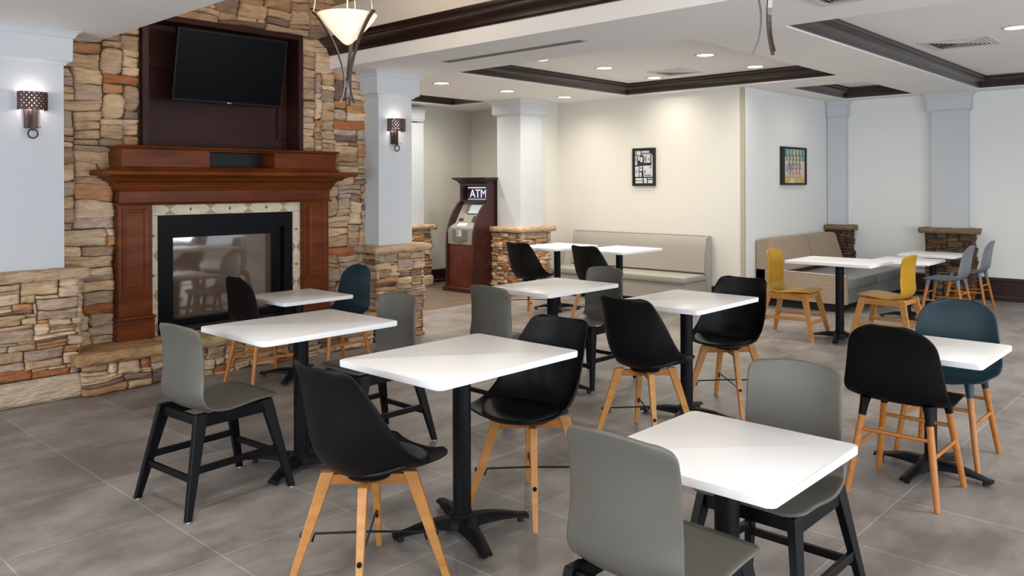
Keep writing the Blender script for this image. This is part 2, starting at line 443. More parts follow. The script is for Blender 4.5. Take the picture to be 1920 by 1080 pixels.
# ceiling: soffit level with coffer holes
HOLES = [(5.65, 8.90, 3.39, 6.20), (5.62, 11.33, -2.2, 2.62), (9.57, 11.38, 3.36, 4.28), (5.65, 8.19, 8.03, 8.80)]
X0S = 5.40
def holed(bm, x0, x1, y0, y1, z, holes):
    xs = sorted({x0, x1, *[h[0] for h in holes], *[h[1] for h in holes]}); ys = sorted({y0, y1, *[h[2] for h in holes], *[h[3] for h in holes]})
    for a, b in zip(xs, xs[1:]):
        for c_, d in zip(ys, ys[1:]):
            mx_, my_ = (a+b)/2, (c_+d)/2
            if any(h[0] < mx_ < h[1] and h[2] < my_ < h[3] for h in holes): continue
            vs = [bm.verts.new(p) for p in ((a,c_,z),(b,c_,z),(b,d,z),(a,d,z))]; bm.faces.new(vs)
bm = newbm(); holed(bm, X0S, 12.0, -3.3, 9.6, Z, HOLES)
for h in HOLES:
    a, b, c_, d = h
    for (p, q) in (((a,c_),(b,c_)),((b,c_),(b,d)),((b,d),(a,d)),((a,d),(a,c_))):
        bm.faces.new([bm.verts.new(v) for v in ((*p,Z),(*q,Z),(*q,ZC),(*p,ZC))])
    bm.faces.new([bm.verts.new(v) for v in ((a,c_,ZC),(b,c_,ZC),(b,d,ZC),(a,d,ZC))])
bmesh.ops.remove_doubles(bm, verts=bm.verts[:], dist=1e-4)
struct('ceiling', bm, M['ceiling'])
# dropped beams each side of the raised bay
VL, VR = 2.35, 4.41; VY0 = -1.6; VZ = 3.10; VRZ = VZ + (VR-VL)/2
bm = newbm()
box(bm, VR, X0S, -3.3, 9.6, ZB, 2.75)
box(bm, VR, VR+0.1, VY0, FY, 2.75, VZ+0.05)
struct('ceiling_beam_right', bm, M['ceiling'])
bm = newbm()
box(bm, -3.3, VL, -3.3, 6.6, ZB, 2.75); box(bm, VL-0.1, VL, VY0, FY, 2.75, VZ+0.05)
box(bm, VL, VR, -3.3, VY0, ZB, 4.3)
struct('ceiling_left', bm, M['ceiling'])
bm = newbm()
mx_ = (VL+VR)/2
prism(bm, [(VL-0.15, VZ-0.02), (mx_, VRZ), (VR+0.15, VZ-0.02), (VR+0.15, VZ+0.1), (mx_, VRZ+0.15), (VL-0.15, VZ+0.1)], 'y', VY0-0.1, FY+0.2)
struct('ceiling_vault', bm, M['vault'])

# walls
def wallbox(name, m, *b):
    bm = newbm(); box(bm, *b); return struct(name, bm, m)
wl = wallbox('wall_left', M['cream'], -3.3, 5.25, FY+0.24, FY+0.4, 0, 4.4)
wallbox('wall_nook_left', M['cream'], 5.10, 5.25, FY+0.4, NY, 0, 2.75)
wallbox('wall_nook_rear', M['cream'], 5.10, 9.2, NY, NY+0.15, 0, 2.75)
wallbox('wall_nook_side', M['cream'], 8.56, WX, 7.50, 7.62, 0, 2.75)
wallbox('wall_rear', M['cream'], WX, WX+0.15, AY+0.04, NY, 0, 2.75)
wallbox('wall_side', M['white_wall'], WX+0.002, 12.0, AY, AY+0.15, 0, 2.75)
wallbox('wall_far', M['white_wall'], FX, FX+0.2, -3.3, AY, 0, 2.75)
# corner guard on the outside corner
bm = newbm(); box(bm, WX-0.004, WX+0.02, AY-0.004, AY+0.05, 0.22, Z-0.005); struct('trim_1', bm, mat('corner_guard', (170, 164, 146), 0.6))

# window walls behind and beside the photographer; the unseen windows are assumed, for light
def assumed_window_wall(name, axis, pos, a0, a1, openings, no):
    bm = newbm()
    cuts = sorted(openings); prev = a0; th = 0.16
    def B(p, q, z0, z1):
        if axis == 'y': box(bm, p, q, pos-th, pos, z0, z1)
        else: box(bm, pos-th, pos, p, q, z0, z1)
    for p, q in cuts:
        B(prev, p, 0, 2.75); B(p, q, 0, 0.2); B(p, q, 2.3, 2.75); prev = q
    B(prev, a1, 0, 2.75)
    struct(name, bm, M['white_wall'])
    for k, (p, q) in enumerate(cuts):
        f = newbm(); t = 0.05
        def FB(a, b, z0, z1, d0=-0.11, d1=-0.05):
            if axis == 'y': box(f, a, b, pos+d0, pos+d1, z0, z1)
            else: box(f, pos+d0, pos+d1, a, b, z0, z1)
        FB(p, q, 0.2, 0.2+t); FB(p, q, 2.3-t, 2.3); FB(p, p+t, 0.2+t, 2.3-t); FB(q-t, q, 0.2+t, 2.3-t); FB((p+q)/2-t/2, (p+q)/2+t/2, 0.2+t, 2.3-t)
        wo = struct('window_%d' % (no+k), f, M['window_white'])
assumed_window_wall('wall_right', 'y', -3.0, -3.3, 12.0, [(-0.6, 1.4), (1.9, 3.9), (4.4, 6.4), (6.9, 8.9)], 1)
assumed_window_wall('wall_behind', 'x', -3.0, -3.3, 6.6, [(-1.6, 0.4), (0.9, 2.9), (3.4, 5.0)], 5)

# mouldings
CROWN = [(0.0, Z-0.006), (-0.012, Z-0.008), (0.0, Z-0.008), (0.012, Z-0.008), (0.020, Z+0.004), (0.020, Z+0.014), (0.028, Z+0.018), (0.034, Z+0.040), (0.050, Z+0.068), (0.072, Z+0.090), (0.088, Z+0.098), (0.090, Z+0.112), (0.104, Z+0.118), (0.112, Z+0.132), (0.112, ZC-0.001)]
CROWN = CROWN[3:]
for k, h in enumerate(HOLES):
    bm = newbm(); rect_sweep(bm, *h, [(0.0, Z+0.012), (0.018, Z+0.012)] + CROWN[3:])
    struct('trim_%d' % (k+2), bm, M['dark_wood'], smooth=True)
# crown on the bay fascias
def linear_crown(name, x, sgn, y0, y1, z0):
    P = [(0, 0), (0.018, 0), (0.022, 0.012), (0.030, 0.018), (0.034, 0.035), (0.046, 0.062), (0.070, 0.086), (0.092, 0.094), (0.096, 0.106), (0.108, 0.112), (0.118, 0.128), (0.124, 0.150), (0.0, 0.160)]
    bm = newbm(); prism(bm, [(x+sgn*a, z0+b) for a, b in P], 'y', y0, y1)
    struct(name, bm, M['dark_wood'], smooth=True)
linear_crown('trim_6', VR, -1, VY0, FY, 2.69)
linear_crown('trim_7', VL, 1, VY0, FY, 2.69)

def baseboard(name, axis, pos, sgn, a0, a1, h):
    P = [(0, 0), (0.028, 0), (0.028, h*0.16), (0.020, h*0.20), (0.016, h*0.24), (0.016, h*0.84), (0.022, h*0.88), (0.020, h*0.95), (0.008, h), (0, h)]
    bm = newbm(); prism(bm, [(pos+sgn*a, b) for a, b in P], 'x' if axis == 'y' else 'y', a0, a1)
    struct(name, bm, M['base'])
baseboard('baseboard_far', 'x', FX, -1, -3.0, AY, 0.29)
baseboard('baseboard_side', 'y', AY, -1, WX-0.03, FX, 0.22)
baseboard('baseboard_rear', 'x', WX, -1, AY, 7.5, 0.22)
baseboard('baseboard_nook', 'y', NY, -1, 5.3, WX, 0.2)
baseboard('baseboard_nook_side', 'x', WX, -1, 7.62, NY, 0.2)

# ------------------------------------------------------------------ fireplace wall stonework
SX0 = 1.50
bm, lay = stone_bm()
mortar_box(bm, lay, SX0, 2.66, FY, FY+0.3, 0, 4.3); mortar_box(bm, lay, 4.09, 4.84, FY, FY+0.3, 0, 4.3)
mortar_box(bm, lay, 2.66, 4.09, FY, FY+0.3, 2.80, 4.3); mortar_box(bm, lay, 2.66, 4.09, FY, FY+0.05, 1.30, 1.79)
stones(bm, lay, (SX0, FY, 0.0), (1, 0, 0), (0, -1, 0), 3.36, 3.60, 7,
       ex=[(2.66-SX0, 4.09-SX0, 1.62, 2.83), (2.47-SX0, 4.31-SX0, 0.0, 1.72)], dep=(0.015, 0.045), wr=(6, 19), hr=(2, 5))
sw = struct('stone_facing', bm, M['stone'], parent=wl)

# ------------------------------------------------------------------ columns
def column(name, label, x0, x1, y0, y1, faces, plinth=False, zt=ZB, capg=0.10, stone_pal=None, capn=(0, 1, 0), seed=1, baseg=0.06, slabcol=(202, 174, 144), cap_h=0.24):
    t = thing(name, label, 'column')
    bm, lay = stone_bm()
    bx0, bx1, by0, by1 = x0-baseg, x1+baseg, y0-baseg, y1+(baseg if 'back' in faces else 0)
    mortar_box(bm, lay, bx0, bx1, by0, by1, 0, 0.83, (86, 72, 60))
    zs = 0.17 if plinth else 0.0
    e = 0.03
    if 'front' in faces: stones(bm, lay, (bx0-e, by0, zs), (1, 0, 0), (0, -1, 0), bx1-bx0+2*e, 0.83-zs, seed, wr=(4, 12), hr=(1, 3), dep=(0.008, 0.036), cell=0.024, wa=0.02, pal=stone_pal)
    if 'left' in faces: stones(bm, lay, (bx0, by0-e, zs), (0, 1, 0), (-1, 0, 0), by1-by0+e, 0.83-zs, seed+5, wr=(4, 11), hr=(1, 3), dep=(0.008, 0.036), cell=0.024, wa=0.02, pal=stone_pal)
    if 'right' in faces: stones(bm, lay, (bx1, by0-e, zs), (0, 1, 0), (1, 0, 0), by1-by0+e, 0.83-zs, seed+9, wr=(4, 11), hr=(1, 3), dep=(0.008, 0.036), cell=0.024, wa=0.02, pal=stone_pal)
    obj('stone_base', bm, M['stone'], t)
    if plinth:
        bm, lay = stone_bm(); rough_slab(bm, lay, bx0-0.035, bx1+0.035, by0-0.04, by1, 0.002, 0.165, seed, (216, 196, 172), amp=0.003)
        obj('plinth', bm, M['stone'], t)
    bm, lay = stone_bm(); rough_slab(bm, lay, bx0-0.072, bx1+0.072, by0-0.072, by1+(0.072 if 'back' in faces else 0), 0.832, 0.905, seed+3, slabcol, amp=0.012)
    obj('cap_slab', bm, M['stone'], t)
    bm = newbm(); box(bm, x0, x1, y0, y1, 0.90, zt-0.2); obj('shaft', bm, M['column'], t)
    bm = newbm(); g = capg; bk = 1 if 'back' in faces else 0
    S = [(zt-cap_h, 0.0), (zt-cap_h, 0.014), (zt-cap_h+0.012, 0.020), (zt-cap_h+0.022, 0.034), (zt-cap_h+0.026, 0.050), (zt-cap_h+0.032, 0.052), (zt-0.055, 0.055), (zt-0.05, 0.066), (zt-0.03, 0.078), (zt-0.012, 0.094), (zt-0.010, 0.106), (zt-0.001, 0.106)]
    k = g/0.106
    loft(bm, x0, x1, y0, y1, [(z_, (q*k, q*k, q*k*bk)) for z_, q in S])
    obj('capital', bm, M['column'], t)
    return t
column('stone_column', 'pale blue-grey square column with wall lamp at the far left edge', 1.63, 2.035, 6.20, FY+0.02, ('front', 'right', 'left'), plinth=True, seed=11, capg=0.09)
column('stone_column', 'pale column with wall lamp between the fireplace and the nook', 4.80, 5.21, 6.20, FY+0.02, ('front', 'left', 'right'), seed=21, capg=0.115)
column('stone_column', 'square column on stone base standing just right of the cash machine', 8.16, 8.61, 7.43, 7.87, ('front', 'left', 'back'), seed=31, zt=Z, capg=0.10, cap_h=0.22)
column('stone_column', 'half hidden pilaster on stone base left of the cash machine in the nook', 7.42, 7.84, 9.06, NY, ('front', 'left'), plinth=True, seed=41, zt=Z-0.06, capg=0.03, cap_h=0.18)
column('stone_column', 'narrow blue-grey pilaster in the corner behind the beige settee', 11.55, FX, 4.33, AY-0.01, ('front', 'left'), seed=51, zt=Z, capg=0.06, stone_pal=PALD, slabcol=(140, 122, 98))
column('stone_column', 'wide blue-grey pilaster on dark stone base behind the pale grey chairs', 11.55, FX, 2.79, 3.22, ('front', 'left', 'back'), seed=61, zt=Z, capg=0.08, stone_pal=PALD, slabcol=(140, 122, 98), plinth=False)

# ------------------------------------------------------------------ hearth
t = thing('stone_hearth', 'raised stone hearth bench running in front of the fireplace', 'hearth')
bm, lay = stone_bm()
mortar_box(bm, lay, 2.12, 4.62, 6.09, FY, 0, 0.22)
stones(bm, lay, (2.10, 6.09, 0.0), (1, 0, 0), (0, -1, 0), 2.54, 0.22, 5, wr=(4, 14), hr=(1, 5), dep=(0.02, 0.055), cell=0.024)
obj('stonework', bm, M['stone'], t)
for k, (a, b, c_) in enumerate([(2.04, 2.68, (188, 150, 110)), (2.70, 3.62, (198, 170, 132)), (3.64, 4.64, (196, 156, 112))]):
    bm, lay = stone_bm(); rough_slab(bm, lay, a, b, 6.01, 6.45, 0.222, 0.30, 70+k, c_, amp=0.012)
    obj('hearth_slab', bm, M['stone'], t)

# ------------------------------------------------------------------ fireplace mantel
t = thing('fireplace_mantel', 'red-brown cherry wood mantel with panelled legs around the fireplace', 'mantel')
ML, MR = 2.455, 4.325
for sx0, sx1 in ((ML, ML+0.255), (MR-0.255, MR)):
    bm = newbm(); y0 = 6.335
    box(bm, sx0, sx1, y0, FY+0.02, 0.30, 1.345)
    loft(bm, sx0, sx1, y0, FY+0.01, [(0.301, 0.012), (0.455, 0.012), (0.462, 0.020), (0.478, 0.018), (0.486, 0.004), (0.49, 0.0)], cap=False)
    lg = obj('leg', bm, M['cherry'], t)
    # raised panel
    bm = newbm(); a, b, c_, d = sx0+0.03, sx1-0.03, 0.67, 1.315
    rings = []
    for o_, dp in ((0, 0.0), (0.0, 0.012), (0.012, 0.012), (0.020, 0.004), (0.030, 0.004), (0.044, 0.010)):
        rings.append([bm.verts.new(p) for p in ((a+o_, y0-dp, c_+o_), (b-o_, y0-dp, c_+o_), (b-o_, y0-dp, d-o_), (a+o_, y0-dp, d-o_))])
    for r1, r2 in zip(rings, rings[1:]):
        for i in range(4): bm.faces.new((r1[i], r1[(i+1) % 4], r2[(i+1) % 4], r2[i]))
    bm.faces.new(rings[-1]); obj('panel', bm, M['cherry'], lg)
bm = newbm()
loft(bm, ML, MR, 6.315, FY, [(1.330, 0.012), (1.338, 0.018), (1.348, 0.012), (1.352, 0.0), (1.438, 0.0), (1.442, 0.012), (1.448, 0.016), (1.452, 0.014), (1.455, 0.010)])
obj('frieze', bm, M['cherry'], t)
bm = newbm()
loft(bm, ML, MR, 6.315, FY, [(1.450, 0.014), (1.462, 0.018), (1.466, 0.026), (1.492, 0.032), (1.508, 0.048), (1.516, 0.060), (1.520, 0.082), (1.524, 0.086), (1.536, 0.092), (1.545, 0.112), (1.552, 0.118), (1.556, 0.150)])
obj('cornice', bm, M['cherry'], t, smooth=True)
bm = newbm()
loft(bm, ML, MR, 6.315, FY, [(1.556, 0.170), (1.560, 0.180), (1.572, 0.186), (1.586, 0.186), (1.596, 0.180), (1.600, 0.170)])
obj('shelf', bm, M['cherry'], t, smooth=True)
# upper box with open cubby
UL, UR, UY = 2.42, 4.30, 6.18
bm = newbm()
def ub(a, b, z0, z1, y0=UY, y1=6.44): box(bm, a, b, y0, y1, z0, z1)
ub(UL, 3.10, 1.60, 1.765); ub(3.68, UR, 1.60, 1.765); ub(3.10, 3.68, 1.60, 1.612); ub(3.10, 3.68, 1.752, 1.765)
obj('upper_box', bm, M['cherry'], t)
bm = newbm(); loft(bm, UL, UR, UY, 6.44, [(1.60, 0.020), (1.606, 0.024), (1.612, 0.022), (1.620, 0.008), (1.626, 0.0)], cap=False)
loft(bm, UL, UR, UY, 6.44, [(1.755, 0.0), (1.762, 0.006), (1.766, 0.022), (1.772, 0.026), (1.780, 0.024), (1.784, 0.016)])
obj('moulding', bm, M['cherry'], t)
bm = newbm(); box(bm, 3.10, 3.68, 6.41, 6.43, 1.612, 1.752); obj('cubby_back', bm, M['black'], t)

# TV niche
t = thing('television_niche', 'dark brown wood recessed niche framing the television above the mantel', 'niche')
NL, NR, NB, NT = 2.66, 4.09, 1.785, 2.835
bm = newbm(); yb = FY+0.16
box(bm, NL, NR, yb, yb+0.02, NB, NT); obj('back_panel', bm, M['panel_wood'], t)
bm = newbm(); box(bm, NL+0.05, NR-0.05, yb-0.03, yb, NB, NB+0.115); box(bm, NL+0.05, NR-0.05, yb-0.03, yb, 2.44, NT-0.05); box(bm, NR-0.14, NR-0.05, yb-0.03, yb, NB+0.11, 2.45)
obj('panel_rail', bm, M['panel_wood'], t)
bm = newbm()
for a, b, c_, d in ((NL, NL+0.045, NB, NT), (NR-0.045, NR, NB, NT), (NL+0.045, NR-0.045, NT-0.045, NT)): box(bm, a, b, FY-0.06, yb, c_, d)
obj('frame', bm, M['panel_wood'], t)

# television
TW, TH = 0.965, 0.585
t = thing('television', 'black flat television tilted down in the dark wood niche above the mantel', 'television', (3.357, 6.30, 2.445))
t.rotation_euler = (radians(12), 0, radians(-1.0))
bm = bbox(-TW/2, TW/2, -0.012, 0.035, -TH/2, TH/2, 0.006); obj('body', bm, M['tv_body'], t)
bm = newbm(); box(bm, -TW/2+0.014, TW/2-0.014, -0.0135, -0.012, -TH/2+0.024, TH/2-0.014); obj('screen', bm, M['tv_screen'], t)
bm = newbm(); box(bm, -0.12, 0.12, 0.035, 0.16, -0.1, 0.1); obj('wall_bracket', bm, M['tv_body'], t)

def text_obj(name, s, size, m, parent, M4, extrude=0.001):
    cu = bpy.data.curves.new(name, 'FONT'); cu.body = s; cu.size = size; cu.extrude = extrude; cu.align_x = 'CENTER'; cu.align_y = 'CENTER'
    tmp = bpy.data.objects.new('tmp', cu); C.objects.link(tmp)
    dg = bpy.context.evaluated_depsgraph_get(); me = bpy.data.meshes.new_from_object(tmp.evaluated_get(dg))
    bpy.data.objects.remove(tmp); me.materials.clear(); me.materials.append(m); me.transform(M4)
    o = bpy.data.objects.new(name, me); C.objects.link(o); o.parent = parent
    return o
RX = Matrix.Rotation(PI/2, 4, 'X')
text_obj('badge', 'LG', 0.016, M['print_white'], t, Matrix.Translation((0.008, -0.0145, -TH/2+0.012)) @ RX)
bm = newbm(); lathe(bm, [(0.0065, -0.0005), (0.0065, 0.0005)], 12); bm.transform(Matrix.Translation((-0.012, -0.0145, -TH/2+0.012)) @ RX)
obj('badge_dot', bm, M['print_white'], t)

# tile surround
t = bpy.data.objects['fireplace_mantel']
TL, TR, TT = ML+0.255, MR-0.255, 1.335; FL, FR, FT = 2.782, 3.985, 1.245; TYY = 6.405
bm = newbm()
def tile(a, b, c_, d): 
    vs0 = len(bm.verts); box(bm, a+0.0012, b-0.0012, TYY, FY+0.02, c_+0.0012, d-0.0012)
n_t = 8; pw = (TR-TL)/n_t
for i in range(n_t): tile(TL+i*pw, TL+(i+1)*pw, FT, TT)
n_s = 6; ph = (FT-0.30)/n_s
for i in range(n_s): tile(TL, FL, 0.30+i*ph, 0.30+(i+1)*ph); tile(FR, TR, 0.30+i*ph, 0.30+(i+1)*ph)
def tri(p, q, r):
    A = [bm.verts.new((x, TYY-0.0012, z_)) for x, z_ in (p, q, r)]; Bv = [bm.verts.new((x, TYY+0.001, z_)) for x, z_ in (p, q, r)]
    fs = [bm.faces.new(A), bm.faces.new(Bv[::-1])]+[bm.faces.new((A[i], A[(i+1) % 3], Bv[(i+1) % 3], Bv[i])) for i in range(3)]
    for f in fs: f.material_index = 1
hz = (FT+TT)/2; hh = (TT-FT)/2-0.006
for i in range(1, n_t, 2):
    cx = TL+i*pw
    if True:
        tri((cx-0.05, TT-0.004), (cx+0.05, TT-0.004), (cx, hz)); tri((cx-0.05, FT+0.004), (cx+0.05, FT+0.004), (cx, hz))
for i in range(0, n_s, 2):
    cz = 0.30+i*ph+(0.06 if i == 0 else 0)
    for a, b in ((TL, FL), (FR, TR)):
        c0 = (a+b)/2; tri((a+0.003, cz-0.05), (a+0.003, cz+0.05), (c0, cz)); tri((b-0.003, cz-0.05), (b-0.003, cz+0.05), (c0, cz))
def dia(cx, cz, r):
    vs = [bm.verts.new((cx+a*r, TYY-0.003, cz+b*r*1.3)) for a, b in ((-1, 0), (0, -1), (1, 0), (0, 1))]; vb = [bm.verts.new(v.co+Vector((0, 0.004, 0))) for v in vs]
    fs = [bm.faces.new(vs), bm.faces.new(vb[::-1])]+[bm.faces.new((vs[i], vs[(i+1) % 4], vb[(i+1) % 4], vb[i])) for i in range(4)]
    for f in fs: f.material_index = 2
for i in range(2, n_t, 2): dia(TL+i*pw, hz, 0.011)
for i in range(1, n_s, 2): dia((TL+FL)/2, 0.30+i*ph, 0.010); dia((FR+TR)/2, 0.30+i*ph, 0.010)
obj('tile_border', bm, None, t, mats=[M['ceramic'], M['ceramic_d'], M['ceramic_b']])

# firebox
t = thing('gas_fireplace', 'black steel gas fireplace with a brown reflective glass front', 'fireplace')
bm = newbm()
GL, GR, GB, GT = 2.92, 3.85, 0.40, 1.06
def fb(a, b, c_, d, y0, y1): box(bm, a, b, y0, y1, c_, d)
fb(FL, FR, GT+0.06, FT, 6.395, 6.50); fb(FL, GL-0.05, 0.302, GT+0.06, 6.395, 6.50); fb(GR+0.05, FR, 0.302, GT+0.06, 6.395, 6.50); fb(GL-0.05, GR+0.05, 0.302, GB-0.04, 6.395, 6.50)
obj('surround', bm, M['firebox'], t)
bm = newbm()
fb(GL-0.05, GR+0.05, GT, GT+0.06, 6.44, 6.56); fb(GL-0.05, GR+0.05, GB-0.04, GB, 6.44, 6.56); fb(GL-0.05, GL, GB, GT, 6.44, 6.56); fb(GR, GR+0.05, GB, GT, 6.44, 6.56)
obj('glass_frame', bm, M['firebox'], t)
bm = newbm(); box(bm, GL, GR, 6.535, 6.545, GB, GT); obj('glass', bm, M['fire_glass'], t)
bm = newbm(); box(bm, 2.95, 3.80, 6.385, 6.395, 0.315, 0.35); obj('lower_grille', bm, M['black'], t)

# ------------------------------------------------------------------ cash machine
t = thing('cash_machine', 'tall maroon wood cabinet cash machine with a sign reading ATM', 'cash machine', (7.70, 7.90, 0))
AW = 0.56; AD = 0.66; AH = 1.585
side = [(0.02, 0.06), (0.02, 0.68), (0.03, 0.80), (0.06, 0.92), (0.105, 1.03), (0.165, 1.13), (0.235, 1.21), (0.30, 1.265), (0.30, 1.50), (0.30, AH-0.03), (AD, AH-0.03), (AD, 0.06)]
for nm, a, b in (('side_panel', 0.0, 0.035), ('side_panel', AW-0.035, AW)):
    bm = newbm(); prism(bm, side, 'y', a, b); obj(nm, bm, M['maroon'], t)
bm = newbm(); loft(bm, 0.02, AD, 0, AW, [(0.0, 0.03), (0.055, 0.03), (0.07, 0.012), (0.075, 0.0)]); obj('plinth', bm, M['maroon'], t)
bm = newbm(); loft(bm, 0.30, AD, 0.0, AW, [(AH-0.09, 0.0), (AH-0.05, (0.04, 0.02, 0.02)), (AH-0.03, (0.09, 0.04, 0.04)), (AH-0.01, (0.12, 0.05, 0.05)), (AH, (0.12, 0.05, 0.05))]); obj('crown', bm, M['dark_wood'], t)
bm = newbm(); box(bm, 0.46, AD, 0.035, AW-0.035, 0.07, AH-0.09); box(bm, 0.3, 0.46, 0.035, AW-0.035, 1.47, AH-0.03); box(bm, 0.285, 0.46, 0.035, AW-0.035, 1.245, 1.262); obj('inner_carcass', bm, M['maroon'], t)
bm = newbm(); box(bm, 0.05, 0.08, 0.035, AW-0.035, 0.07, 0.66); obj('front_panel', bm, mat('burl_veneer', (74, 24, 16), 0.35, rgb2=(112, 46, 28), scale=(6, 6, 6)), t)
bm = newbm(); prism(bm, [(0.035, 0.66), (0.035, 0.87), (0.20, 0.87), (0.20, 0.66)], 'y', 0.04, AW-0.04); obj('cash_drawer', bm, M['atm_grey'], t)
bm = newbm(); box(bm, 0.022, 0.036, 0.14, AW-0.14, 0.71, 0.86); box(bm, 0.012, 0.030, 0.22, 0.34, 0.70, 0.745); obj('drawer_cover', bm, mat('drawer_grey', (112, 112, 108), 0.5), t)
bm = newbm(); box(bm, 0.020, 0.023, 0.24, 0.34, 0.77, 0.855); obj('notice', bm, M['print_white'], t)
bm = newbm()
for k in range(4): box(bm, 0.0185, 0.0202, 0.30, 0.33, 0.785+k*0.017, 0.795+k*0.017)
obj('notice_print', bm, M['atm_dark'], t)
bm = newbm(); prism(bm, [(0.055, 0.87), (0.055, 0.885), (0.15, 0.935), (0.22, 0.95), (0.22, 0.87)], 'y', 0.04, AW-0.04); obj('keypad_shelf', bm, M['atm_grey'], t)
bm = newbm(); prism(bm, [(0.17, 0.94), (0.35, 1.24), (0.46, 1.24), (0.46, 0.87), (0.17, 0.87)], 'y', 0.04, AW-0.04); fc = obj('fascia', bm, M['atm_grey'], t)
# things mounted on the slanted fascia
def slant(y0, y1, s0, s1, h, m, nm, par):
    d = Vector((0.18, 0, 0.30)); L = d.length; d.normalize(); n_ = Vector((-d.z, 0, d.x)); p0 = Vector((0.17, 0, 0.94))
    bm = newbm(); vs = []
    for hh_ in (0, h):
        for y_, s_ in ((y0, s0), (y1, s0), (y1, s1), (y0, s1)):
            vs.append(bm.verts.new(p0 + d*s_*L + n_*hh_ + Vector((0, y_, 0))))
    for q in ((0,3,2,1),(4,5,6,7),(0,1,5,4),(1,2,6,5),(2,3,7,6),(3,0,4,7)): bm.faces.new([vs[i] for i in q])
    return obj(nm, bm, m, par)
slant(0.10, 0.36, 0.42, 0.92, 0.006, M['atm_dark'], 'screen_bezel', t)
slant(0.12, 0.34, 0.46, 0.86, 0.008, M['screen_lit'], 'screen', t)
slant(0.38, 0.46, 0.12, 0.22, 0.012, M['atm_dark'], 'card_slot', t)
slant(0.10, 0.20, 0.08, 0.34, 0.010, M['atm_dark'], 'receipt_slot', t)
for k in range(4): slant(0.39, 0.41, 0.50+k*0.11, 0.55+k*0.11, 0.010, M['atm_dark'], 'button', t)
bm = newbm(); prism(bm, [(0.10, 0.905), (0.105, 0.915), (0.155, 0.948), (0.16, 0.935)], 'y', 0.24, 0.42); obj('keypad', bm, M['print_white'], t)
bm = newbm(); box(bm, 0.405, 0.46, 0.04, AW-0.04, 1.26, 1.47); obj('sign_housing', bm, M['atm_dark'], t)
bm = newbm(); box(bm, 0.395, 0.405, 0.07, AW-0.07, 1.275, 1.45); sg = obj('sign_face', bm, M['sign_blue'], t)
bm = newbm(); box(bm, 0.392, 0.396, 0.07, AW-0.07, 1.435, 1.45); box(bm, 0.392, 0.396, 0.07, AW-0.07, 1.275, 1.282); obj('sign_stripe', bm, M['sign_white'], t)
text_obj('sign_letters', 'ATM', 0.165, M['sign_white'], t, Matrix.Translation((0.393, AW/2, 1.352)) @ Matrix.Rotation(-PI/2, 4, 'Z') @ RX)

# ------------------------------------------------------------------ banquette
t = thing('banquette_bench', 'long grey vinyl banquette bench against the cream wall', 'bench', (WX, 0, 0))
BX, BY0, BY1 = -0.64, 5.03, 7.12
bm = bbox(BX+0.02, -0.03, BY0+0.01, BY1, 0.08, 0.30, 0.006); obj('seat_base', bm, M['vinyl'], t)
bm = bbox(BX, -0.12, BY0, BY1, 0.30, 0.375, 0.016, 3); obj('seat_cushion', bm, M['vinyl'], t, smooth=True)
bm = newbm(); P = [(-0.16, 0.37), (-0.205, 0.40), (-0.195, 0.50), (-0.165, 0.70), (-0.14, 0.815), (-0.125, 0.835), (-0.03, 0.838), (-0.03, 0.08), (-0.12, 0.08)]
prism(bm, P, 'y', BY0+0.02, BY1-0.01); obj('backrest', bm, M['vinyl'], t, smooth=True)
bm = newbm(); P2 = [(a-(0.006 if i < 6 else 0), b+(0.004 if 4 < i < 7 else 0)) for i, (a, b) in enumerate(P)]
prism(bm, P2, 'y', BY0-0.005, BY0+0.02); obj('end_panel', bm, M['vinyl'], t, smooth=True)
bm = newbm()
tube(bm, [(-0.122, BY1-0.02, 0.838), (-0.122, BY0, 0.838)], 0.005, 6); tube(bm, [(BX+0.004, BY1, 0.302), (BX+0.002, BY0, 0.302), (-0.12, BY0-0.002, 0.302)], 0.004, 6)
tube(bm, [(-0.127, BY0-0.006, 0.832), (-0.17, BY0-0.006, 0.70), (-0.20, BY0-0.006, 0.50), (-0.21, BY0-0.006, 0.38)], 0.004, 6)
obj('piping', bm, M['vinyl_piping'], t)
bm = newbm(); box(bm, BX+0.10, -0.03, BY0+0.06, BY1-0.05, 0.0, 0.08); obj('toe_kick', bm, M['black'], t)

# beige settee in the corner
t = thing('corner_settee', 'beige tweed settee with grey vinyl seat below the colourful picture', 'settee', (9.32, AY, 0))
SL = 1.93
bm = newbm(); prism(bm, [(-1.10, 0.10), (-1.10, 0.425), (-0.36, 0.44), (-0.02, 0.44), (-0.02, 0.10)], 'x', 0, 0.07); obj('end_panel', bm, M['sofa_fabric'], t)
for k in range(2):
    bm = newbm(); prism(bm, [(-0.36, 0.43), (-0.24, 0.80), (-0.20, 0.815), (-0.13, 0.815), (-0.03, 0.43)], 'x', 0.0+k*SL/2+0.003, (k+1)*SL/2-0.003)
    bmesh.ops.bevel(bm, geom=bm.edges[:], offset=0.012, segments=2, affect='EDGES'); obj('back_cushion', bm, M['sofa_fabric'], t, smooth=True)
    bm = bbox(0.075+k*(SL-0.07)/2, 0.068+(k+1)*(SL-0.07)/2, -1.12, -0.30, 0.265, 0.385, 0.02, 3); obj('seat_cushion', bm, M['sofa_seat'], t, smooth=True)
bm = newbm(); box(bm, 0.07, SL, -1.09, -0.03, 0.10, 0.265); obj('seat_frame', bm, M['sofa_seat'], t)
bm = newbm(); box(bm, 0.0, SL, -0.13, -0.02, 0.30, 0.79); obj('back_frame', bm, M['sofa_fabric'], t)
bm = newbm(); tube(bm, [(0.0, -1.10, 0.428), (0.0, -0.36, 0.443)], 0.006, 6); obj('piping', bm, M['piping'], t)
bm = newbm(); box(bm, 0.05, SL-0.04, -0.98, -0.05, 0.0, 0.10); obj('toe_kick', bm, M['black'], t)

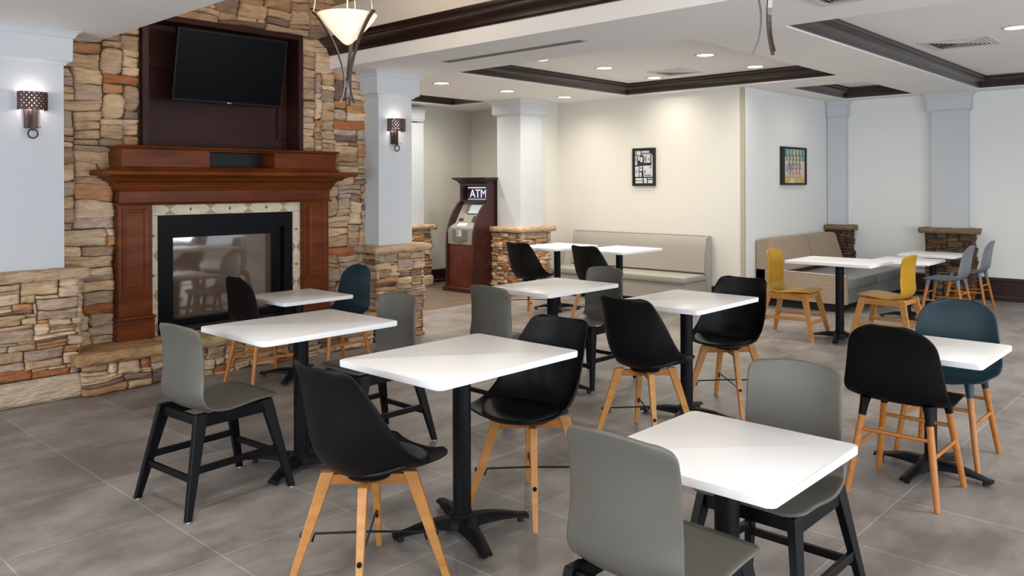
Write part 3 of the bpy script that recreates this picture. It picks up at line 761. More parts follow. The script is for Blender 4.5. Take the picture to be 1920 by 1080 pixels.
# ------------------------------------------------------------------ pictures
def rnd_quad(bm, u0, u1, v0, v1, w_, mi, sk=0.0):
    vs = [bm.verts.new(p) for p in ((u0+sk, w_, v0), (u1, w_, v0), (u1, w_, v1), (u0, w_, v1))]
    f = bm.faces.new(vs); f.material_index = mi
t = thing('framed_picture', 'black framed picture of black and white blocks on the cream wall', 'picture', (WX-0.001, 6.018, 1.71), -PI/2)
W_, H_ = 0.35, 0.50
bm = newbm()
for a, b, c_, d in ((-W_/2, W_/2, H_/2-0.025, H_/2), (-W_/2, W_/2, -H_/2, -H_/2+0.025), (-W_/2, -W_/2+0.025, -H_/2+0.025, H_/2-0.025), (W_/2-0.03, W_/2, -H_/2+0.025, H_/2-0.025)): box(bm, a, b, -0.035, 0, c_, d)
obj('frame', bm, M['black'], t)
bm = newbm(); box(bm, -W_/2+0.024, W_/2-0.028, -0.018, -0.004, -H_/2+0.024, H_/2-0.024)
blk = [(0.03,.09,.03,.11),(0.0,.02,.03,.11)]
iw, ih = W_-0.07, H_-0.07
def q(u0, u1, v0, v1, mi=1, sk=0): rnd_quad(bm, -W_/2+0.035+u0*iw, -W_/2+0.035+u1*iw, H_/2-0.035-v1*ih, H_/2-0.035-v0*ih, -0.0185-0.0003*mi, mi, sk)
for a in ((0.0,0.05,0.0,0.12),(0.09,0.32,0.0,0.13),(0.37,0.8,0.0,0.07),(0.37,0.92,0.10,0.13),(0.0,0.12,0.15,0.44),(0.17,0.27,0.15,0.30),(0.30,0.42,0.19,0.35),(0.48,0.86,0.14,0.37),(0.92,1.0,0.14,0.46),(0.0,0.2,0.48,0.8),(0.25,0.4,0.47,0.62),(0.25,0.36,0.66,0.8),(0.45,1.0,0.46,0.8),(0.02,0.43,0.84,0.91),(0.02,0.43,0.93,1.0),(0.48,0.66,0.84,1.0),(0.72,1.0,0.84,0.87),(0.72,1.0,0.90,1.0)): q(*a, 1, 0.008 if a[0] in (0.48, 0.45) else 0)
for a in ((0.52,0.66,0.17,0.34),(0.74,0.82,0.22,0.31),(0.5,0.6,0.6,0.7),(0.5,0.9,0.73,0.78),(0.8,0.92,0.5,0.54),(0.05,0.13,0.6,0.68),(0.03,0.1,0.2,0.33),(0.28,0.36,0.5,0.56)): q(*a, 2)
obj('print', bm, None, t, mats=[mat('print_black', (26, 27, 30), 0.5), mat('print_pale', (196, 198, 200), 0.5), mat('print_grey', (120, 120, 122), 0.5)])

t = thing('framed_picture', 'black framed picture of colourful drop shapes above the beige settee', 'picture', (10.405, AY-0.001, 1.715))
W_, H_ = 0.76, 0.50
bm = newbm(); fr = 0.036
for a, b, c_, d in ((-W_/2, W_/2, H_/2-fr+0.01, H_/2), (-W_/2, W_/2, -H_/2, -H_/2+fr-0.01), (-W_/2, -W_/2+fr+0.04, -H_/2+fr-0.01, H_/2-fr+0.01), (W_/2-fr, W_/2, -H_/2+fr-0.01, H_/2-fr+0.01)): box(bm, a, b, -0.035, 0, c_, d)
obj('frame', bm, M['black'], t)
cols = [(214,196,174),(146,186,186),(196,186,90),(190,128,140),(70,100,84),(96,84,88),(120,140,120),(140,160,180),(206,160,90)]
bm = newbm(); a0, a1, b0, b1 = -W_/2+fr+0.035, W_/2-fr, -H_/2+fr-0.01, H_/2-fr+0.01
box(bm, a0, a1, -0.018, -0.004, b0, b1)
def q2(u0, u1, v0, v1, mi): rnd_quad(bm, a0+u0*(a1-a0), a0+u1*(a1-a0), b0+v0*(b1-b0), b0+v1*(b1-b0), -0.0184, mi)
q2(0.0, 0.45, 0.76, 1.0, 1); q2(0.72, 1.0, 0.65, 1.0, 1); q2(0.0, 0.28, 0.0, 0.22, 8); q2(0.5, 1.0, 0.0, 0.16, 2); q2(0.12, 0.4, 0.32, 0.55, 7)
rr_ = random.Random(4)
def drop(u, v, s, mi):
    cx, cz = a0+u*(a1-a0), b0+v*(b1-b0); pts = []
    for k in range(12):
        an = 2*pi*k/12; r_ = s*(1 if an > pi else 1); x = cos(an)*r_*0.75; z_ = sin(an)*r_*(1.9 if sin(an) > 0 else 0.8)
        if sin(an) > 0: x *= (1-sin(an)*0.75)
        pts.append((cx+x, cz+z_))
    vo = [bm.verts.new((x, -0.0188, z_)) for x, z_ in pts]; f = bm.faces.new(vo); f.material_index = mi
    vi = [bm.verts.new((cx+(x-cx)*0.45, -0.0192, cz+(z_-cz)*0.45)) for x, z_ in pts]; f = bm.faces.new(vi); f.material_index = rr_.choice((0, 1, 8))
for r_ in range(7):
    mi = [2, 3, 3, 5, 6, 4, 4][r_]
    for c_ in range(6):
        if (r_ in (0,) and 1 <= c_ <= 2): continue
        if 1 <= r_ <= 4 and c_ in (0, 5): continue
        drop(0.1+c_*0.155+(0.05 if r_ % 2 else 0), 0.07+r_*0.13, 0.038, mi)
obj('print', bm, None, t, mats=[mat('art_colour', c, 0.6) for c in cols])

# ------------------------------------------------------------------ ceiling fittings
def recessed(x, y, z, label, warm=1.0, power=56):
    t = thing('recessed_light', label, 'ceiling light', (x, y, z), 0, 'recessed ceiling lights')
    bm = newbm(); lathe(bm, [(0.112, -0.001), (0.110, -0.006), (0.090, -0.008), (0.084, -0.002)], 28, cap0=False, cap1=False); obj('trim_ring', bm, M['vent'], t, smooth=True)
    bm = newbm(); lathe(bm, [(0.084, -0.0035), (0.084, -0.001)], 28); obj('lens', bm, M['lamp_lens'], t)
    l = bpy.data.lights.new('downlight', 'SPOT'); l.energy = power; l.spot_size = radians(165); l.spot_blend = 1.0; l.shadow_soft_size = 0.07
    l.color = (1.0, 0.92, 0.80); o = bpy.data.objects.new('downlight', l); C.objects.link(o); o.location = (0, 0, -0.02); o.parent = t
    return t
recessed(7.41, 4.19, ZC, 'round recessed light in the middle coffer, nearest the right')
recessed(7.43, 5.48, ZC, 'round recessed light in the middle coffer, left of the square grille')
recessed(8.55, 5.54, ZC, 'round recessed light in the middle coffer, just below the square grille', power=32)
recessed(8.53, 4.20, ZC, 'round recessed light at the right end of the middle coffer near the dark moulding', power=36)
recessed(6.46, 5.60, ZC, 'round recessed light half hidden by the edge of the middle coffer')
recessed(6.26, 6.92, Z, 'round recessed light in the flat ceiling above the right wall lamp')
recessed(7.36, 6.92, Z, 'round recessed light in the flat ceiling, middle of the row near the capital')
recessed(8.39, 6.84, Z, 'round recessed light in the flat ceiling right of the column capital', power=34)
recessed(7.95, 1.55, ZC, 'round recessed light cut by the right edge of the picture')
recessed(7.95, 0.10, ZC, 'round recessed light in the large right coffer out of view')  # unseen downlight added to raise the room brightness
recessed(10.3, 3.80, ZC, 'round recessed light in the small coffer above the settee', power=16)
recessed(6.70, 8.41, ZC, 'round recessed light hidden inside the coffer over the nook, left one', power=60)  # added to brighten the nook, lamp itself never visible
recessed(7.65, 8.41, ZC, 'round recessed light hidden inside the coffer over the cash machine', power=60)  # second unseen lamp added to lift the dark nook
recessed(1.20, 0.60, ZB, 'round recessed light in the left ceiling above the camera')  # added outside the view to light the front tables
recessed(1.20, 2.60, ZB, 'round recessed light in the left ceiling beside the front tables')  # unseen, put in for more light on tables and ceiling
recessed(4.90, 0.30, ZB, 'round recessed light in the beam out of view on the right')  # added past the edge of view for general brightness
recessed(10.0, 0.60, ZC, 'round recessed light far right in the large coffer, out of view')  # lamp outside the view, added as extra fill

def grille(x, y, z, sx, sy, label, n=7):
    t = thing('ceiling_vent', label, 'vent', (x, y, z))
    bm = newbm()
    for a, b, c_, d in ((-sx/2, sx/2, -sy/2, -sy/2+0.05), (-sx/2, sx/2, sy/2-0.05, sy/2), (-sx/2, -sx/2+0.05, -sy/2+0.05, sy/2-0.05), (sx/2-0.05, sx/2, -sy/2+0.05, sy/2-0.05)): box(bm, a, b, c_, d, -0.010, -0.001)
    obj('frame', bm, M['vent'], t)
    bm = newbm(); box(bm, -sx/2+0.05, sx/2-0.05, -sy/2+0.05, sy/2-0.05, -0.0025, -0.001); obj('backing', bm, M['vent_dark'], t)
    for i in range(n):
        bm = newbm(); k = (i+0.35)/n*0.92; ax_, ay_ = (sx/2-0.05)*(1-k), (sy/2-0.05)*(1-k); r_ = 0.013
        rg = []
        for o_, z_ in ((0.0, -0.003), (r_, -0.012), (r_+0.002, -0.0115), (0.003, -0.0028)):
            rg.append([bm.verts.new(p) for p in ((-ax_+o_, -ay_+o_, z_), (ax_-o_, -ay_+o_, z_), (ax_-o_, ay_-o_, z_), (-ax_+o_, ay_-o_, z_))])
        for a_ in range(4):
            for i_ in range(4):
                bm.faces.new((rg[a_][i_], rg[a_][(i_+1) % 4], rg[(a_+1) % 4][(i_+1) % 4], rg[(a_+1) % 4][i_]))
        obj('louvre', bm, M['vent'], t)
    return t
grille(8.28, 5.08, ZC, 0.48, 0.48, 'square white ceiling grille in the middle coffer')
grille(8.44, 2.10, ZC, 0.56, 0.58, 'large square ceiling grille in the right coffer')
grille(4.80, 1.82, ZB, 0.26, 0.34, 'ceiling grille cut off by the top edge beside the hanging pendant', n=4)
t = thing('slot_vent', 'long narrow slot vent in the flat beam right of the bay', 'vent', (4.86, 4.55, ZB))
bm = newbm(); box(bm, -0.055, 0.055, -0.80, 0.80, -0.0035, -0.0005); obj('frame', bm, M['vent'], t)
bm = newbm()
for a in (-0.032, 0.0, 0.032): box(bm, a-0.009, a+0.009, -0.76, 0.76, -0.0045, -0.003)
obj('slots', bm, M['vent_dark'], t)

# pendants
def pendant(x, y, label, rot=0):
    t = thing('pendant_lamp', label, 'pendant lamp', (x, y, 0), rot)
    bm = newbm(); pr_ = [(0.012, 2.452), (0.030, 2.462), (0.075, 2.505), (0.130, 2.562), (0.180, 2.620), (0.205, 2.660), (0.200, 2.662), (0.174, 2.624), (0.124, 2.568), (0.07, 2.512), (0.026, 2.470)]
    lathe(bm, pr_, 40, cap0=True, cap1=True); obj('glass_bowl', bm, M['bowl'], t, smooth=True)
    for k in range(3):
        an = 2*pi*k/3
        R_ = [(0.245, 2.665), (0.232, 2.655), (0.200, 2.625), (0.150, 2.555), (0.095, 2.46), (0.050, 2.35), (0.024, 2.25), (0.022, 2.17), (0.034, 2.10), (0.058, 2.045)]
        pts = crom([(r_, z_) for r_, z_ in R_], 26)
        bm = newbm(); rings = []
        for i, p in enumerate(pts):
            wd = 0.036*(1-i/25*0.62); th = 0.006
            a = Vector((cos(an), sin(an), 0)); s = Vector((-sin(an), cos(an), 0))
            q_ = pts[min(i+1, 25)]-pts[max(i-1, 0)]; tg = (a*q_.x+Vector((0, 0, q_.y))).normalized(); nn = tg.cross(s)
            c0 = a*p.x+Vector((0, 0, p.y))
            rings.append([bm.verts.new(c0+s*sx_*wd+nn*sn*th) for sx_, sn in ((-.5, -.5), (.5, -.5), (.5, .9), (-.5, .9))])
        for r1, r2 in zip(rings, rings[1:]):
            for i in range(4): bm.faces.new((r1[i], r1[(i+1) % 4], r2[(i+1) % 4], r2[i]))
        bm.faces.new(rings[0][::-1]); bm.faces.new(rings[-1]); obj('arm', bm, M['steel'], t)
        bm = newbm(); tube(bm, [(0.236*cos(an), 0.236*sin(an), 2.66), (0.03*cos(an), 0.03*sin(an), 4.0)], 0.0022, 6); obj('cable', bm, M['wire'], t)
    bm = newbm(); tube(bm, [(0, 0, 2.62), (0, 0, 4.02)], 0.004, 6); obj('cord', bm, M['wire'], t)
    bm = newbm(); lathe(bm, [(0.07, 3.985), (0.075, 4.0), (0.06, 4.06), (0.02, 4.10)], 20); obj('ceiling_rose', bm, M['steel'], t)
    l = bpy.data.lights.new('bulb', 'POINT'); l.energy = 11; l.color = (1.0, 0.80, 0.55); l.shadow_soft_size = 0.05
    o = bpy.data.objects.new('bulb', l); C.objects.link(o); o.location = (0, 0, 2.70); o.parent = t
    return t
pendant(3.345, 4.664, 'lit pendant lamp with white glass cone hanging before the stone wall', radians(160))
pendant(3.345, 1.594, 'pendant lamp cut by the top edge, only its three curved tips showing', radians(117))

# wall sconces
def sconce(x, y, label):
    t = thing('wall_sconce', label, 'wall lamp', (x, y, 2.06))
    HW, HD, HH = 0.085, 0.105, 0.062
    bm = newbm()
    # perforated metal wrap: curved front made of cells with diamond holes
    path = [(-HW, -0.002)] + [(-HW, -HD*0.45)] + [(-HW+HW*2*i/8, -HD*0.45-HD*0.55*sin(pi*(0.18+0.64*i/8))/1.0) for i in range(9)] + [(HW, -HD*0.45)] + [(HW, -0.002)]
    # resample by length
    L = [0]
    for a, b in zip(path, path[1:]): L.append(L[-1]+sqrt((b[0]-a[0])**2+(b[1]-a[1])**2))
    def at(s):
        for i in range(len(L)-1):
            if s <= L[i+1]+1e-9:
                u = (s-L[i])/(L[i+1]-L[i]) if L[i+1] > L[i] else 0
                return Vector((path[i][0]*(1-u)+path[i+1][0]*u, path[i][1]*(1-u)+path[i+1][1]*u, 0))
        return Vector((*path[-1], 0))
    nc, nr = 22, 7
    for r_ in range(nr):
        for c_ in range(nc):
            s0, s1 = L[-1]*c_/nc, L[-1]*(c_+1)/nc; z0, z1 = -HH+2*HH*r_/nr, -HH+2*HH*(r_+1)/nr; zm, sm = (z0+z1)/2, (s0+s1)/2
            o4 = [at(s0)+Vector((0, 0, z0)), at(s1)+Vector((0, 0, z0)), at(s1)+Vector((0, 0, z1)), at(s0)+Vector((0, 0, z1))]
            hs, hz_ = (s1-s0)*0.24, (z1-z0)*0.24
            V = [bm.verts.new(p) for p in o4]
            if (r_+c_) % 2 == 0:
                inn = [at(sm-hs)+Vector((0, 0, zm)), at(sm)+Vector((0, 0, zm-hz_)), at(sm+hs)+Vector((0, 0, zm)), at(sm)+Vector((0, 0, zm+hz_))]
                I = [bm.verts.new(p) for p in inn]
                for k in range(4):
                    bm.faces.new((V[k], V[(k+1) % 4], I[(k+1) % 4])); bm.faces.new((V[k], I[(k+1) % 4], I[k]))
            else: bm.faces.new(V)
    bmesh.ops.remove_doubles(bm, verts=bm.verts[:], dist=1e-5)
    sh = obj('shade', bm, M['bronze'], t)
    md = sh.modifiers.new('thick', 'SOLIDIFY'); md.thickness = 0.0015
    bm = newbm(); box(bm, -0.042, 0.042, -0.016, -0.001, -0.185, -0.04); box(bm, -0.016, 0.016, -0.022, -0.016, -0.185, -0.04); obj('back_plate', bm, M['bronze'], t)
    bm = newbm(); beam(bm, (0, -0.05, -0.05), (0, -0.05, -0.205), 0.012, 0.010, 0.010, 0.010); beam(bm, (-0.02, -0.05, -0.178), (0.05, -0.05, -0.178), 0.014, 0.004, 0.014, 0.004); beam(bm, (0, -0.016, -0.12), (0, -0.05, -0.12), 0.012, 0.01, 0.012, 0.01); obj('stem', bm, M['bronze'], t)
    bm = newbm(); tube(bm, [(0.030*cos(a*pi/12), -0.05, -0.222+0.030*sin(a*pi/12)) for a in range(25)], 0.0055, 8); obj('ring', bm, M['bronze'], t, smooth=True)
    bm = newbm(); lathe(bm, [(0.020, -0.038), (0.022, -0.02), (0.022, 0.03), (0.012, 0.04)], 16, c=(0, -0.05)); obj('bulb_glass', bm, M['sconce_glow'], t, smooth=True)
    for zz_ in (0.052, -0.05):
        l = bpy.data.lights.new('bulb', 'POINT'); l.energy = 0.5; l.color = (1.0, 0.86, 0.76); l.shadow_soft_size = 0.012
        o = bpy.data.objects.new('bulb', l); C.objects.link(o); o.location = (0, -0.055, zz_*0.9); o.parent = t
    return t
sconce(1.825, 6.20, 'perforated bronze wall lamp on the far left column')
sconce(4.985, 6.20, 'perforated bronze wall lamp on the column right of the fireplace')

# white panel box low on the far wall behind the tables
t = thing('wall_socket_box', 'white socket strip low on the far wall seen under the far tables', 'socket', (FX, 0, 0))
bm = bbox(-0.035, -0.0, 3.26, 3.62, 0.36, 0.45, 0.004); obj('housing', bm, M['white_box'], t)
bm = newbm(); box(bm, -0.038, -0.034, 3.29, 3.42, 0.395, 0.41); box(bm, -0.038, -0.034, 3.46, 3.58, 0.395, 0.41); obj('slots', bm, M['vent_dark'], t)

# ------------------------------------------------------------------ tables
def rounded_top(sx, sy, z1, th, r=0.018, m=None, parent=None):
    pts = []
    for cx, cy, a0 in ((sx/2-r, sy/2-r, 0), (-sx/2+r, sy/2-r, 90), (-sx/2+r, -sy/2+r, 180), (sx/2-r, -sy/2+r, 270)):
        for k in range(6): an = radians(a0+18*k); pts.append((cx+r*cos(an), cy+r*sin(an)))
    bm = newbm(); prism(bm, pts, 'z', z1-th, z1)
    ed = [e for e in bm.edges if abs(e.verts[0].co.z-e.verts[1].co.z) < 1e-6]
    bmesh.ops.bevel(bm, geom=ed, offset=0.003, segments=2, affect='EDGES', profile=0.5)
    return obj('tabletop', bm, m or M['tabletop'], parent, smooth=True)

def table(x, y, sx, sy, z, label, rb, rp=0.039, spread=0.30, group=None, rot=0.0):
    t = thing('cafe_table', label, 'table', (x, y, 0), rot, group)
    rounded_top(sx, sy, z, 0.026, parent=t)
    bm = newbm(); k = 0.5
    for a in range(4):
        an = rb+a*pi/2+pi/4*0; d = Vector((cos(an), sin(an), 0)); 
        beam(bm, d*0.02+Vector((0, 0, z-0.036)), d*0.20+Vector((0, 0, z-0.031)), 0.05, 0.018, 0.03, 0.008, side=(-sin(an), cos(an), 0), vert_ends=False)
    lathe(bm, [(rp+0.02, z-0.05), (rp+0.03, z-0.027)], 20); obj('top_plate', bm, M['black_iron'], t)
    bm = newbm(); lathe(bm, [(rp, 0.055), (rp, z-0.04)], 28); obj('pole', bm, M['black_iron'], t, smooth=True)
    bm = newbm(); lathe(bm, [(rp+0.038, 0.030), (rp+0.036, 0.052), (rp+0.020, 0.070), (rp+0.008, 0.078), (rp+0.006, 0.082)], 28); b_ = obj('base_hub', bm, M['black_iron'], t, smooth=True)
    for a in range(4):
        an = rb+a*pi/2; bm = newbm(); n = 9; rings = []
        for i in range(n):
            s = i/(n-1); d = 0.02+(spread-0.02)*s
            h1 = 0.068*(1-s)+0.034*s+0.012*sin(pi*min(1, s*1.2)); h0 = 0.022+0.010*sin(pi*s) if s < 0.97 else 0.014
            w_ = 0.042*(1-s)+0.026*s
            c0 = Vector((cos(an)*d, sin(an)*d, 0)); sd = Vector((-sin(an), cos(an), 0))
            rings.append([bm.verts.new(c0+sd*a_*w_+Vector((0, 0, zz_))) for a_, zz_ in ((-1, h0), (-0.95, h0+(h1-h0)*0.6), (-0.5, h1), (0.5, h1), (0.95, h0+(h1-h0)*0.6), (1, h0))])
        for r1, r2 in zip(rings, rings[1:]):
            for i in range(6): bm.faces.new((r1[i], r1[(i+1) % 6], r2[(i+1) % 6], r2[i]))
        bm.faces.new(rings[0][::-1]); bm.faces.new(rings[-1]); ft = obj('base_foot', bm, M['black_iron'], t, smooth=True)
        bm = newbm(); lathe(bm, [(0.013, 0.0), (0.015, 0.006), (0.013, 0.018)], 12, c=(cos(an)*(spread-0.03), sin(an)*(spread-0.03))); obj('glide', bm, M['black'], ft)
    return t
T1 = table(2.37, 3.725, 0.80, 0.63, 0.75, 'large white table near the fireplace with grey chairs at both ends', radians(30))
T2 = table(2.39, 2.52, 0.82, 0.63, 0.75, 'large white table in the centre front between two black tulip chairs', radians(-25))
TB = table(2.345, 1.255, 0.62, 0.60, 0.64, 'small square white table nearest the camera between two grey chairs', radians(20))
TF = table(3.46, 5.48, 0.61, 0.61, 0.63, 'small square white table right in front of the fireplace', radians(38))
TC = table(4.49, 3.78, 0.80, 0.61, 0.75, 'white table behind the centre one, between two grey chairs with black frames', radians(20))
TD = table(4.51, 2.69, 0.77, 0.61, 0.75, 'white table right of centre between two black tulip chairs with crossed rods', radians(15))
TE = table(7.50, 5.33, 0.80, 0.64, 0.755, 'white table before the grey banquette, its right one', radians(45), spread=0.28)
TG_ = table(7.42, 6.17, 0.80, 0.62, 0.755, 'white table before the grey banquette, its left one by the stone column', radians(45), spread=0.28)
TG = table(7.76, 2.97, 0.66, 0.80, 0.75, 'white table between the two mustard yellow chairs', radians(12), spread=0.28)
TH1 = table(9.50, 2.90, 0.62, 0.62, 0.64, 'low square white table touching the yellow chairs table on its right', radians(30), spread=0.28)
TH2 = table(10.52, 2.92, 0.62, 0.62, 0.64, 'farthest square white table in front of the stone based pilaster', radians(30), spread=0.28)
TI = table(4.51, 1.265, 0.62, 0.61, 0.64, 'small square white table at the right between the black and teal chairs', radians(-8), rp=0.030, spread=0.29)

# ------------------------------------------------------------------ chair shells
def shell(name, Cc, Ee, Ww, m, parent, nu=18, nv=44, p=2.2, r0=0.05, r1=0.06, th=0.010, wave=None):
    Cp = crom(Cc, nv*4); Ep = crom(Ee, nv*4); Wp = crom([(w_, 0) for w_ in Ww], nv*4)
    # arc length of centre line, sample denser near both ends
    L = [0]
    for a, b in zip(Cp, Cp[1:]): L.append(L[-1]+(b-a).length)
    T = L[-1]
    ss = []
    for i in range(nv):
        u = i/(nv-1); ss.append(T*(0.5-0.5*cos(pi*u))*0.5+T*u*0.5)
    bm = newbm(); grid = []
    for s in ss:
        k = 0
        while k < len(L)-2 and L[k+1] < s: k += 1
        u = (s-L[k])/max(1e-9, L[k+1]-L[k]); u = max(0, min(1, u))
        c0 = Cp[k].lerp(Cp[k+1], u); e0 = Ep[k].lerp(Ep[k+1], u); w_ = Wp[k].lerp(Wp[k+1], u).x
        d0, d1 = s, T-s
        if d0 < r0: w_ -= r0-sqrt(max(0, r0*r0-(r0-d0)**2))
        if d1 < r1: w_ -= r1-sqrt(max(0, r1*r1-(r1-d1)**2))
        row = []
        for i in range(nu+1):
            q_ = -1+2*i/nu; q_ = math.copysign(abs(q_)**0.9, q_); a = abs(q_)**p
            f = c0.x+(e0.x-c0.x)*a; z_ = c0.y+(e0.y-c0.y)*a
            if wave: z_ += wave(q_, s/T)
            row.append(bm.verts.new((f, q_*w_, z_)))
        grid.append(row)
    for a, b in zip(grid, grid[1:]):
        for i in range(nu): bm.faces.new((a[i], a[i+1], b[i+1], b[i]))
    o = obj(name, bm, m, parent, smooth='all')
    sd = o.modifiers.new('thickness', 'SOLIDIFY'); sd.thickness = th; sd.offset = -1
    sb = o.modifiers.new('smooth', 'SUBSURF'); sb.levels = 1; sb.render_levels = 1
    return o

def make_block_chair(label, shell_m, frame_m, rod_m=None):
    """square shell on splayed rectangular legs with stretchers"""
    t = thing('shell_chair', label, 'chair')
    Cc = [(0.232, 0.452), (0.20, 0.462), (0.10, 0.451), (0.0, 0.438), (-0.09, 0.434), (-0.165, 0.450), (-0.200, 0.500), (-0.206, 0.58), (-0.206, 0.66), (-0.210, 0.75), (-0.226, 0.842)]
    Ee = [(0.226, 0.448), (0.20, 0.458), (0.10, 0.456), (0.0, 0.444), (-0.08, 0.441), (-0.150, 0.462), (-0.178, 0.515), (-0.170, 0.59), (-0.171, 0.67), (-0.177, 0.755), (-0.198, 0.836)]
    Ww = [0.196, 0.204, 0.203, 0.200, 0.196, 0.192, 0.187, 0.182, 0.179, 0.178, 0.177]
    shell('seat_shell', Cc, Ee, Ww, shell_m, t, r0=0.055, r1=0.05, th=0.013)
    def leg(sx, sy):
        top = Vector((sx*0.170, sy*0.155, 0.444)); foot = Vector((sx*0.272, sy*0.222, 0.006)); return top, foot
    def on(sx, sy, z_):
        a, b = leg(sx, sy); u = (a.z-z_)/(a.z-b.z); return a.lerp(b, u)
    for sx in (1, -1):
        for sy in (1, -1):
            a, b = leg(sx, sy); bm = newbm(); beam(bm, a, b, 0.030, 0.060, 0.024, 0.030, side=(0, 1, 0)); bevel_all(bm, 0.003)
            lg = obj('leg', bm, frame_m, t)
            bm = newbm(); lathe(bm, [(0.008, 0.0), (0.008, 0.008)], 10, c=(b.x, b.y)); obj('foot_pad', bm, M['white_box'], lg)
    for sy in (1, -1):
        bm = newbm(); a, b = on(1, sy, 0.411), on(-1, sy, 0.411); beam(bm, a, b, 0.022, 0.054, 0.022, 0.054, side=(0, 1, 0)); bevel_all(bm, 0.002); obj('side_rail', bm, frame_m, t)
        bm = newbm(); a, b = on(1, sy, 0.205), on(-1, sy, 0.205); beam(bm, a, b, 0.018, 0.030, 0.018, 0.030, side=(0, 1, 0)); bevel_all(bm, 0.002); obj('stretcher', bm, frame_m, t)
    for sx in (1, -1):
        bm = newbm(); a, b = on(sx, 1, 0.412), on(sx, -1, 0.412); beam(bm, a, b, 0.022, 0.040, 0.022, 0.040, side=(1, 0, 0)); bevel_all(bm, 0.002); obj('cross_rail', bm, frame_m, t)
        bm = newbm(); a, b = on(sx, 1, 0.170), on(sx, -1, 0.170); beam(bm, a, b, 0.018, 0.028, 0.018, 0.028, side=(1, 0, 0)); bevel_all(bm, 0.002); obj('stretcher', bm, frame_m, t)
    return t

def make_tulip_chair(label):
    t = thing('tulip_chair', label, 'chair')
    Cc = [(0.245, 0.448), (0.21, 0.430), (0.12, 0.415), (0.02, 0.410), (-0.07, 0.412), (-0.145, 0.435), (-0.190, 0.490), (-0.212, 0.57), (-0.226, 0.67), (-0.240, 0.76), (-0.258, 0.845)]
    Ee = [(0.250, 0.470), (0.205, 0.466), (0.14, 0.466), (0.075, 0.478), (0.018, 0.510), (-0.030, 0.555), (-0.070, 0.610), (-0.112, 0.680), (-0.150, 0.742), (-0.186, 0.795), (-0.228, 0.846)]
    Ww = [0.200, 0.215, 0.232, 0.240, 0.240, 0.236, 0.230, 0.218, 0.202, 0.186, 0.172]
    def wave(q_, s): return (-0.010*(1-abs(q_)**1.6))*max(0, (s-0.72)/0.28) if s > 0.72 else 0
    shell('seat_shell', Cc, Ee, Ww, M['black_shell'], t, r0=0.06, r1=0.055, th=0.008, p=2.6, wave=wave)
    # seat pad
    bm = newbm(); n = 36; m_ = 9
    rings = []
    def outline(an, k):
        x = 0.045+0.178*k*cos(an)*(1.0 if cos(an) > 0 else 0.98); y = 0.200*k*sin(an)*(1-0.06*cos(an)); return x, y
    prof = [(1.02, 0.000), (1.04, 0.008), (1.01, 0.018), (0.93, 0.024), (0.7, 0.026), (0.45, 0.025), (0.2, 0.024)]
    for k, h_ in prof:
        r_ = []
        for i in range(n):
            an = 2*pi*i/n; x, y = outline(an, k)
            base = 0.418+0.040*(abs(y)/0.2)**2.4+0.020*max(0, (x-0.1)/0.15)**2+0.018*max(0, (-x-0.05)/0.1)**2
            r_.append(bm.verts.new((x, y, base+h_)))
        rings.append(r_)
    for a, b in zip(rings, rings[1:]):
        for i in range(n): bm.faces.new((a[i], a[(i+1) % n], b[(i+1) % n], b[i]))
    bm.faces.new(rings[-1]); bm.faces.new(rings[0][::-1]); obj('seat_pad', bm, M['black_pad'], t, smooth='all')
    bm = newbm(); lathe(bm, [(0.08, 0.392), (0.085, 0.400), (0.07, 0.408)], 24); obj('mounting_plate', bm, M['black'], t)
    for k, (a, b) in enumerate(((1, 1), (1, -1))):
        bm = newbm(); p0 = Vector((-a*0.11, -b*0.11, 0.380)); p1 = Vector((a*0.11, b*0.11, 0.380))
        beam(bm, p0, p1, 0.024, 0.036, 0.024, 0.036, side=(-b, a, 0)); bevel_all(bm, 0.002); obj('cross_beam', bm, M['oak_dark'], t)
    F_ = 0.205
    for sx in (1, -1):
        for sy in (1, -1):
            bm = newbm(); a = Vector((sx*0.108, sy*0.108, 0.408)); b = Vector((sx*F_, sy*F_, 0.0))
            beam(bm, a, b, 0.034, 0.048, 0.022, 0.026, side=(-sy, sx, 0)); bevel_all(bm, 0.004, 2)
            lg = obj('leg', bm, M['oak'], t)
            p = a.lerp(b, 0.58); dirn = Vector((sx, sy, 0)).normalized()
            bm = newbm(); tube(bm, [p+dirn*0.012, p+dirn*0.026], 0.009, 10); obj('bolt', bm, M['blackrod'], lg)
    zr = 0.175; ra = 0.108+(F_-0.108)*0.55-0.010
    for k, b in enumerate((1, -1)):
        bm = newbm(); e = ra
        tube(bm, [(-e, -b*e, zr-0.03+0.0), (-e+0.008, -b*(e-0.008), zr), (0, 0, zr+0.004*k), (e-0.008, b*(e-0.008), zr), (e, b*e, zr-0.03)], 0.0045, 8); obj('brace_rod', bm, M['blackrod'], t)
    return t

